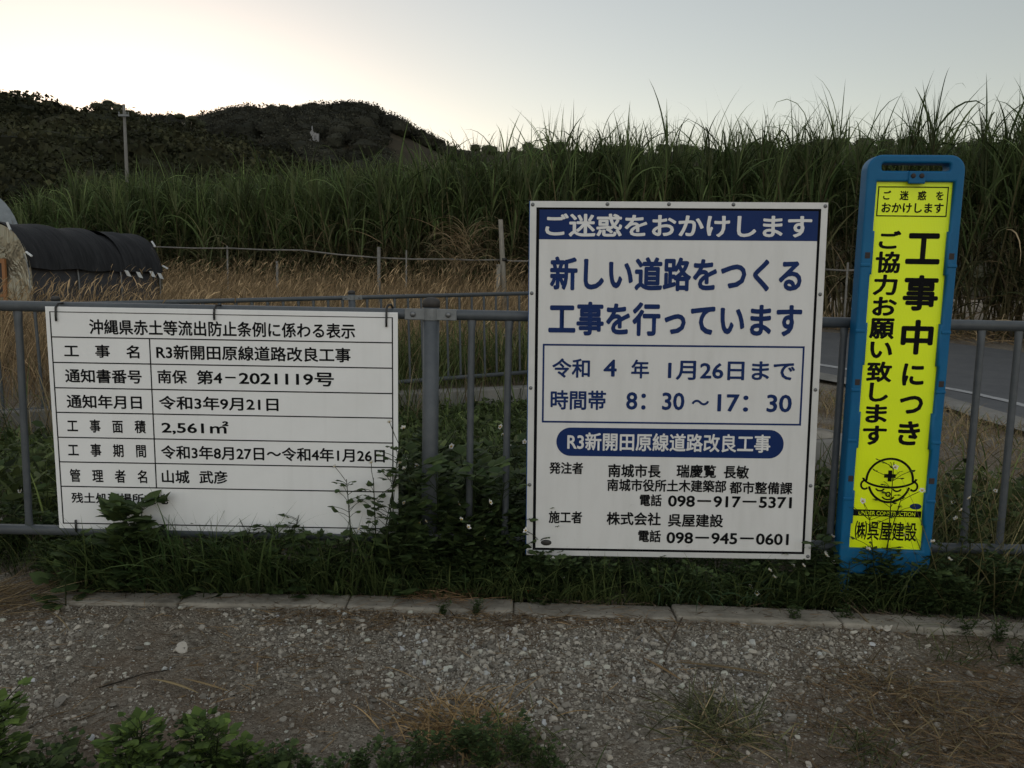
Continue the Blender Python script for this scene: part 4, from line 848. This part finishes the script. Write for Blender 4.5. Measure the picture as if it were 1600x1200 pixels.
# ------------------------------------------------------------------ weeds along the front fence
def stem_pts(h, lean, az, n=6):
    t = np.linspace(0, 1, n); return np.stack([lean*h*t**1.5*math.cos(az), lean*h*t**1.5*math.sin(az), h*t], 1)
def weed(name, h, label, cat, group, nst=4, flowers=0, leafL=(.04, .075), spread=.10, c0=(.018, .031, .012), c1=(.042, .060, .020), leafW=.40, per=9, airy=0.0, lean=.3, seed=None):
    t = thing(name, label, cat, group=group); st = Acc(); lf = Acc(); tips = []
    for k in range(nst):
        az = random.uniform(0, 6.28); b0 = np.array([random.gauss(0, spread*.5), random.gauss(0, spread*.5), -.02]); hk = h*random.uniform(.6, 1.0) if k else h
        P = stem_pts(hk, random.uniform(.05, lean), az)+b0; tube(st, P, np.linspace(.0032, .0014, len(P)), 5, (.030, .042, .016))
        tips.append((P[-1], az)); n_ = max(4, int(per*hk/.35)); f = np.sort(np.random.default_rng(k).uniform(.15+airy*.2, 1.0, n_))
        for ff in f:
            p_ = np.array([np.interp(ff, np.linspace(0, 1, len(P)), P[:, q]) for q in range(3)])
            for sgn in (0, math.pi):
                a1 = random.uniform(0, 3.14)+sgn; Lp = random.uniform(.015, .05)*(1+h)
                e = p_+np.array([math.cos(a1)*Lp, math.sin(a1)*Lp, Lp*.5]); tube(st, [p_, (p_+e)/2+np.array([0, 0, .004]), e], .0011, 4, (.030, .045, .016), False)
                sz = (1-.45*ff*airy)*random.uniform(*leafL); c = tints(3, c0, c1, .2)
                blades(lf, np.tile(e, (3, 1)), np.array([1.0, .75, .75])*sz, a1+np.array([0, .95, -.95]), np.array([1.0, 1.2, 1.2])+random.uniform(-.3, .3), random.uniform(.2, .9), np.array([1, .75, .75])*sz*leafW, 4, c, c*1.15, 'leaf', 3, .3, .3)
    st.build('stem', M_LEAF, t); lf.build('foliage', M_LEAF, t)
    for k in range(flowers):
        b_, az = tips[k % len(tips)]; a1 = random.uniform(0, 6.28) if k >= len(tips) else az
        e = b_+np.array([math.cos(a1)*random.uniform(.01, .09), math.sin(a1)*.04-.02, random.uniform(-.03, .09)])
        simple('flower_stalk', M_LEAF, t, lambda a: tube(a, [b_-[0, 0, .01], (b_+e)/2+np.array([.004, 0, 0]), e], .0012, 5, (.035, .045, .018)), True)
        fl = Acc(); n_ = 5; az5 = np.arange(n_)*1.2566+random.uniform(0, 1); blades(fl, np.tile(e, (n_, 1)), .0135*np.random.default_rng(k).uniform(.8, 1.15, n_), az5, .9, .5, .0058, 4, (.78, .77, .73), None, 'leaf', 3, .15, .05)
        # turn the flower to look out from the fence
        V = fl.V[0]-e; V = np.stack([V[:, 0], V[:, 1]*.55-V[:, 2]*.83, V[:, 1]*.83+V[:, 2]*.55], 1); fl.V[0] = V+e
        f_ = fl.build('flower', M_LEAF, t)
        simple('flower_disc', M_DISC, f_, lambda a: lathe(a, [(.0038, 0), (.0042, .002), (.0028, .0045), (.0005, .0055)], 8, None, e+np.array([0, -.003, -.001])), True)
    return t
gF = 'leafy weeds along the foot of the front fence'; lbF = 'dark green leafy weed packed along the foot of the front fence'
protoW = [weed('leafy_weed', .30+.05*k, lbF, 'weed', gF, 6, 0, (.022, .055), .13, per=12, lean=.5) for k in range(4)]
def ground(o, x, y, rz=None, s=None):
    o.location = (x, y, float(zg(x, y))-.005)
    if rz is not None: o.rotation_euler = (0, 0, rz)
    if s: o.scale = (s,)*3
    return o
pos = []
for x in np.arange(-.45, 3.0, .052):
    for row in range(2):
        px_ = x+random.uniform(-.05, .05); yk = float(np.interp(px_, back[:, 0], back[:, 1])); yy = yk+(.05 if row == 0 else .15)+random.uniform(0, .08)
        s_ = random.uniform(.55, .9)
        if .1 < px_ < 1.15: s_ *= .62
        if -.45 < px_ < .1: s_ *= 1.12
        if px_ > 1.15: s_ *= .72
        pos.append((px_, yy, s_))
for x in np.arange(-1.75, -.45, .085): pos.append((x+random.uniform(-.04, .04), 3.07+random.uniform(0, .07), random.uniform(.45, .75)))
for x in np.arange(-2.6, -1.7, .10): pos.append((x+random.uniform(-.04, .04), 3.22+random.uniform(0, .2), random.uniform(.5, .9)))
for x in np.arange(-.45, .12, .05): pos.append((x, 3.28+random.uniform(0, .25), random.uniform(1.0, 1.5)))
for i, (x, y, s_) in enumerate(pos):
    o = protoW[i] if i < 4 else dup(protoW[i % 4]); ground(o, x, y, random.uniform(0, 6.28), s_)
gW = 'white flowered weeds along the front fence'
fl_spec = [(588, 790, .66, 5, 3, 'tallest white-flowered weed, in front of the right edge of the notice board', 1.0, (.03, .055)), (548, 880, .50, 2, 2, 'budding weed with one bare flower stalk before the lower notice board', 1.0, (.03, .05)),
           (735, 900, .36, 4, 3, 'white-flowered weed between the fence post and the roadworks board', .2, (.035, .06)), (690, 905, .42, 3, 3, 'white-flowered weed at the foot of the thick fence post', .3, (.035, .06)), (540, 905, .20, 3, 2, 'low white-flowered weed below the right corner of the notice board', .2, (.03, .05)),
           (835, 925, .14, 2, 1, 'small white-flowered weed under the left corner of the roadworks board', .2, (.03, .05)), (850, 905, .40, 2, 2, 'spindly weed rising over the lower left corner of the roadworks board', 1.0, (.015, .03)), (1160, 905, .12, 3, 2, 'white-flowered weed below the middle of the roadworks board', .2, (.03, .05)),
           (1215, 925, .14, 4, 3, 'white-flowered weed under the right half of the roadworks board', .2, (.03, .055)), (1285, 905, .34, 4, 3, 'white-flowered weed in the gap between board and sign stand', .4, (.03, .06)), (1385, 935, .25, 5, 2, 'broad leafy white-flowered weed covering the foot of the sign stand', .2, (.04, .075)),
           (1375, 940, .62, 3, 3, 'tall wiry weed whose stalks cross the helmet emblem', 1.0, (.015, .035)), (1455, 925, .26, 3, 3, 'white-flowered weed at the right leg of the sign stand', .5, (.03, .05)), (1540, 920, .42, 3, 2, 'loose white-flowered weed under the right end of the bottom rail', .8, (.02, .04)),
           (125, 905, .22, 3, 2, 'white-flowered weed at the lower left corner of the notice board', .3, (.03, .05)), (400, 915, .20, 2, 1, 'lone white-flowered weed in the grass under the notice board', .4, (.03, .05))]
fl_spec += [(770, 890, .30, 2, 2, 'white-flowered weed close to the left edge of the roadworks board', .3, (.03, .055)), (640, 905, .34, 3, 3, 'white-flowered weed between the notice board and the thick post', .3, (.03, .055)), (1250, 930, .16, 3, 2, 'low white-flowered weed under the right corner of the roadworks board', .2, (.03, .05)),
            (1320, 930, .22, 3, 2, 'white-flowered weed at the left leg of the sign stand', .3, (.03, .05)), (1490, 930, .30, 2, 2, 'thin white-flowered weed right of the sign stand', .8, (.02, .04))]
for px, py, h_, nf, ns, lb, airy, ll in fl_spec:
    p_ = at(px, 870, 3.06); p_[1] = 3.07+random.uniform(0, .03); o = weed('white_flowered_weed', h_, lb, 'weed', gW, ns, nf, ll, .05, airy=airy, lean=.22, per=7 if airy > .6 else 10); ground(o, p_[0], min(p_[1], 3.095 if (px < 640 or 830 < px < 1270) else 3.1), random.uniform(0, 6.28))
protoF = [o for o in COL.objects if o.name.startswith('white_flowered_weed') and o.parent is None][3:9]
for i, (px, Y) in enumerate([(640, 3.5), (715, 3.6), (760, 3.9), (790, 3.45), (650, 4.4), (735, 4.8), (805, 4.3), (30, 3.7), (62, 4.2), (12, 4.6), (700, 5.6), (780, 6.2), (1495, 3.6), (1550, 3.9), (1585, 3.5), (1320, 4.0), (1300, 3.6)]):
    o = dup(protoF[i % len(protoF)], label='white-flowered weed growing behind the front fence', group=gW); p_ = at(px, 800, Y); ground(o, p_[0], Y, random.uniform(-1, 1), random.uniform(1.0, 1.5) if px < 1000 else .9)
p_ = at(205, 870, 3.06); o = weed('leafy_weed', .40, 'broad-leaved weed in front of the lower left part of the notice board', 'weed', gF, 5, 0, (.05, .085), .05, per=11, lean=.15); ground(o, p_[0], 3.06)
p_ = at(150, 870, 3.06); o = weed('leafy_weed', .27, 'low broad-leaved weed at the lower left corner of the notice board', 'weed', gF, 5, 0, (.04, .07), .10, per=11, lean=.5); ground(o, p_[0], 3.06)
for px, h_, lb in ((610, .42, 'leafy weed reaching the right edge of the notice board'), (460, .30, 'leafy weed before the bottom middle of the notice board'), (345, .27, 'leafy weed in the grass before the left middle of the notice board')):
    p_ = at(px, 870, 3.075); o = weed('leafy_weed', h_, lb, 'weed', gF, 4, 0, (.035, .07), .10, per=10); ground(o, p_[0], 3.075)
# grass under the notice board and beside
a = Acc()
def grasspatch(a, N, x0, x1, y0, y1, L, W, c0, c1, tilt=(.05, .6), bend=(.3, 1.6), S=7):
    P = np.c_[U(x0, x1, N), U(y0, y1, N)]; c = tints(N, c0, c1, .3)
    blades(a, np.c_[P, zg(P[:, 0], P[:, 1])], U(*L, N), np.where(RNG.random(N) < .65, RNG.normal(-1.57, 1.0, N), U(0, 6.28, N)), U(*tilt, N), U(*bend, N), U(*W, N), S, c*.85, c*1.2, roll=.5)
grasspatch(a, 900, -1.72, -.45, 3.03, 3.11, (.16, .42), (.0018, .004), (.022, .038, .013), (.060, .078, .026))
grasspatch(a, 160, -1.45, -.9, 3.03, 3.10, (.28, .50), (.003, .0055), (.018, .036, .012), (.045, .065, .022))
grasspatch(a, 300, -2.6, -1.6, 3.2, 3.5, (.15, .4), (.002, .0035), (.02, .034, .012), (.05, .06, .022))
grasspatch(a, 900, -.5, 1.3, 3.02, 3.07, (.08, .27), (.0014, .0032), (.024, .040, .014), (.066, .082, .028))
grasspatch(a, 70, .55, 1.0, 3.02, 3.06, (.16, .24), (.003, .005), (.022, .042, .02), (.045, .065, .03), (.1, .5), (1.2, 2.2))
grasspatch(a, 300, 1.1, 1.8, 3.0, 3.06, (.1, .3), (.0018, .0035), (.02, .036, .012), (.05, .062, .022))
grasspatch(a, 620, 1.62, 2.9, 2.98, 3.6, (.2, .7), (.0015, .003), (.045, .05, .02), (.11, .095, .045), (.1, .7), (.1, 1.0))
grasspatch(a, 420, 1.45, 2.3, 2.6, 2.95, (.05, .14), (.0012, .0025), (.03, .04, .016), (.06, .065, .028), (.3, 1.3), (.2, 1.2), 4)
N = 230; P = np.c_[U(-1.7, 1.9, N), U(3.0, 3.05, N)]; c = tints(N, (.02, .032, .012), (.06, .062, .026), .35)
blades(a, np.c_[P, np.full(N, .0)], U(.06, .20, N), RNG.normal(-1.57, .7, N), U(.4, 1.2, N), U(.3, 1.0, N), U(.0012, .003, N), 6, c, c*1.2, roll=.5)
tag(a.build('fence_grass', M_LEAF), 'dark green grass blades growing along the front fence and kerb', 'grass', kind='stuff')

# ------------------------------------------------------------------ foreground plants
gB = 'bright leafy weeds at the bottom left'
for px, py, h_, lb in ((-12, 1250, .30, 'bright green leafy weed cut by the left edge of the photo'), (205, 1235, .19, 'bright green leafy weed, tallest of the bottom-left group'), (225, 1262, .15, 'bushy bright green weed in front at the bottom left'),
                      (322, 1215, .17, 'slim bright green weed right of the bushy bottom-left one'), (372, 1222, .11, 'smaller bright green weed right of the slim one'), (100, 1290, .13, 'dark leafy weed between the left edge and the bushy weed'), (40, 1290, .15, 'low dark leafy weed in the bottom left corner'), (268, 1275, .12, 'dark low weed between the bushy and the slim bright weeds'), (70, 1250, .12, 'dark weed beside the leafy weed at the left edge'), (420, 1260, .10, 'dark low weed right of the smaller bright weed'), (150, 1275, .12, 'drooping broad-leaved weed at the bottom edge left')):
    dk = 'dark' in lb; p_ = atz(px, py, -.035); o = weed('bright_weed', h_, lb, 'weed', gB, 6, 0, (.018, .038), .035, (.026, .044, .012) if not dk else (.020, .034, .012), (.072, .106, .024) if not dk else (.045, .062, .020), .40, 22, 0, .25); ground(o, p_[0], p_[1], random.uniform(0, 6.28))
gT = 'short dark weeds along the bottom edge'
for i, (px, py, s_) in enumerate([(520, 1230, .5), (560, 1215, .45), (610, 1225, .55), (650, 1200, .4), (690, 1190, .5), (730, 1180, .5), (770, 1200, .55), (810, 1195, .45), (850, 1205, .4), (480, 1215, .4), (420, 1230, .5), (260, 1215, .5), (90, 1220, .6), (20, 1230, .6), (1560, 1010, .35), (1510, 1000, .3), (1320, 980, .35), (690, 970, .3), (740, 970, .25), (1240, 980, .3), (1590, 1040, .4)]):
    p_ = atz(px, py, -.035); s_ *= .64; o = dup(protoW[i % 4], label='short dark weed on the dirt of the lot', group=gT); ground(o, p_[0], p_[1], random.uniform(0, 6.28), s_)
def tuft(px, py, N, L, c0, c1, lb, tilt=(.2, 1.3), spread=.05, W=(.001, .0025)):
    p_ = atz(px, py, -.035); a = Acc(); c = tints(N, c0, c1, .3)
    blades(a, np.c_[RNG.normal(0, spread, (N, 2)), np.full(N, -.004)], U(*L, N), U(0, 6.28, N), U(*tilt, N), U(.1, .9, N), U(*W, N), 5, c, c*1.15, roll=.6)
    o = a.build('grass_tuft', M_DRY); o.location = (p_[0], p_[1], float(zg(p_[0], p_[1]))); return tag(o, lb, 'grass tuft')
tuft(720, 1135, 520, (.05, .15), (.11, .075, .035), (.22, .15, .075), 'heap of cut golden straw at the bottom centre', (.8, 1.55), .085)
tuft(660, 1145, 120, (.04, .10), (.13, .09, .045), (.22, .15, .075), 'small scatter of golden straw left of the heap', (1.0, 1.55), .04)
tuft(1120, 1140, 300, (.08, .20), (.03, .036, .016), (.07, .070, .032), 'dull green grass tuft low on the right of centre', (.8, 1.5), .07)
tuft(1110, 1150, 60, (.10, .20), (.13, .10, .055), (.22, .17, .10), 'dry blades fanning out of the dull green tuft', (.9, 1.5), .04)
tuft(1480, 1150, 240, (.06, .16), (.06, .05, .026), (.13, .10, .055), 'flattened brown grass tuft at the lower right', (.9, 1.55), .12)
tuft(1400, 1075, 160, (.05, .13), (.06, .05, .026), (.12, .09, .05), 'thin brown grass patch on the dirt at the right', (.9, 1.55), .08)
tuft(1345, 1178, 110, (.05, .11), (.026, .034, .014), (.055, .06, .026), 'low green grass tuft at the bottom right', (.5, 1.4), .05)
tuft(770, 1175, 200, (.05, .12), (.03, .042, .014), (.07, .08, .03), 'green grass tuft in front of the straw heap', (.3, 1.3), .08)
tuft(820, 1210, 140, (.05, .10), (.02, .03, .012), (.045, .055, .022), 'dark grass tuft at the bottom edge right of the straw heap', (.5, 1.4), .08)
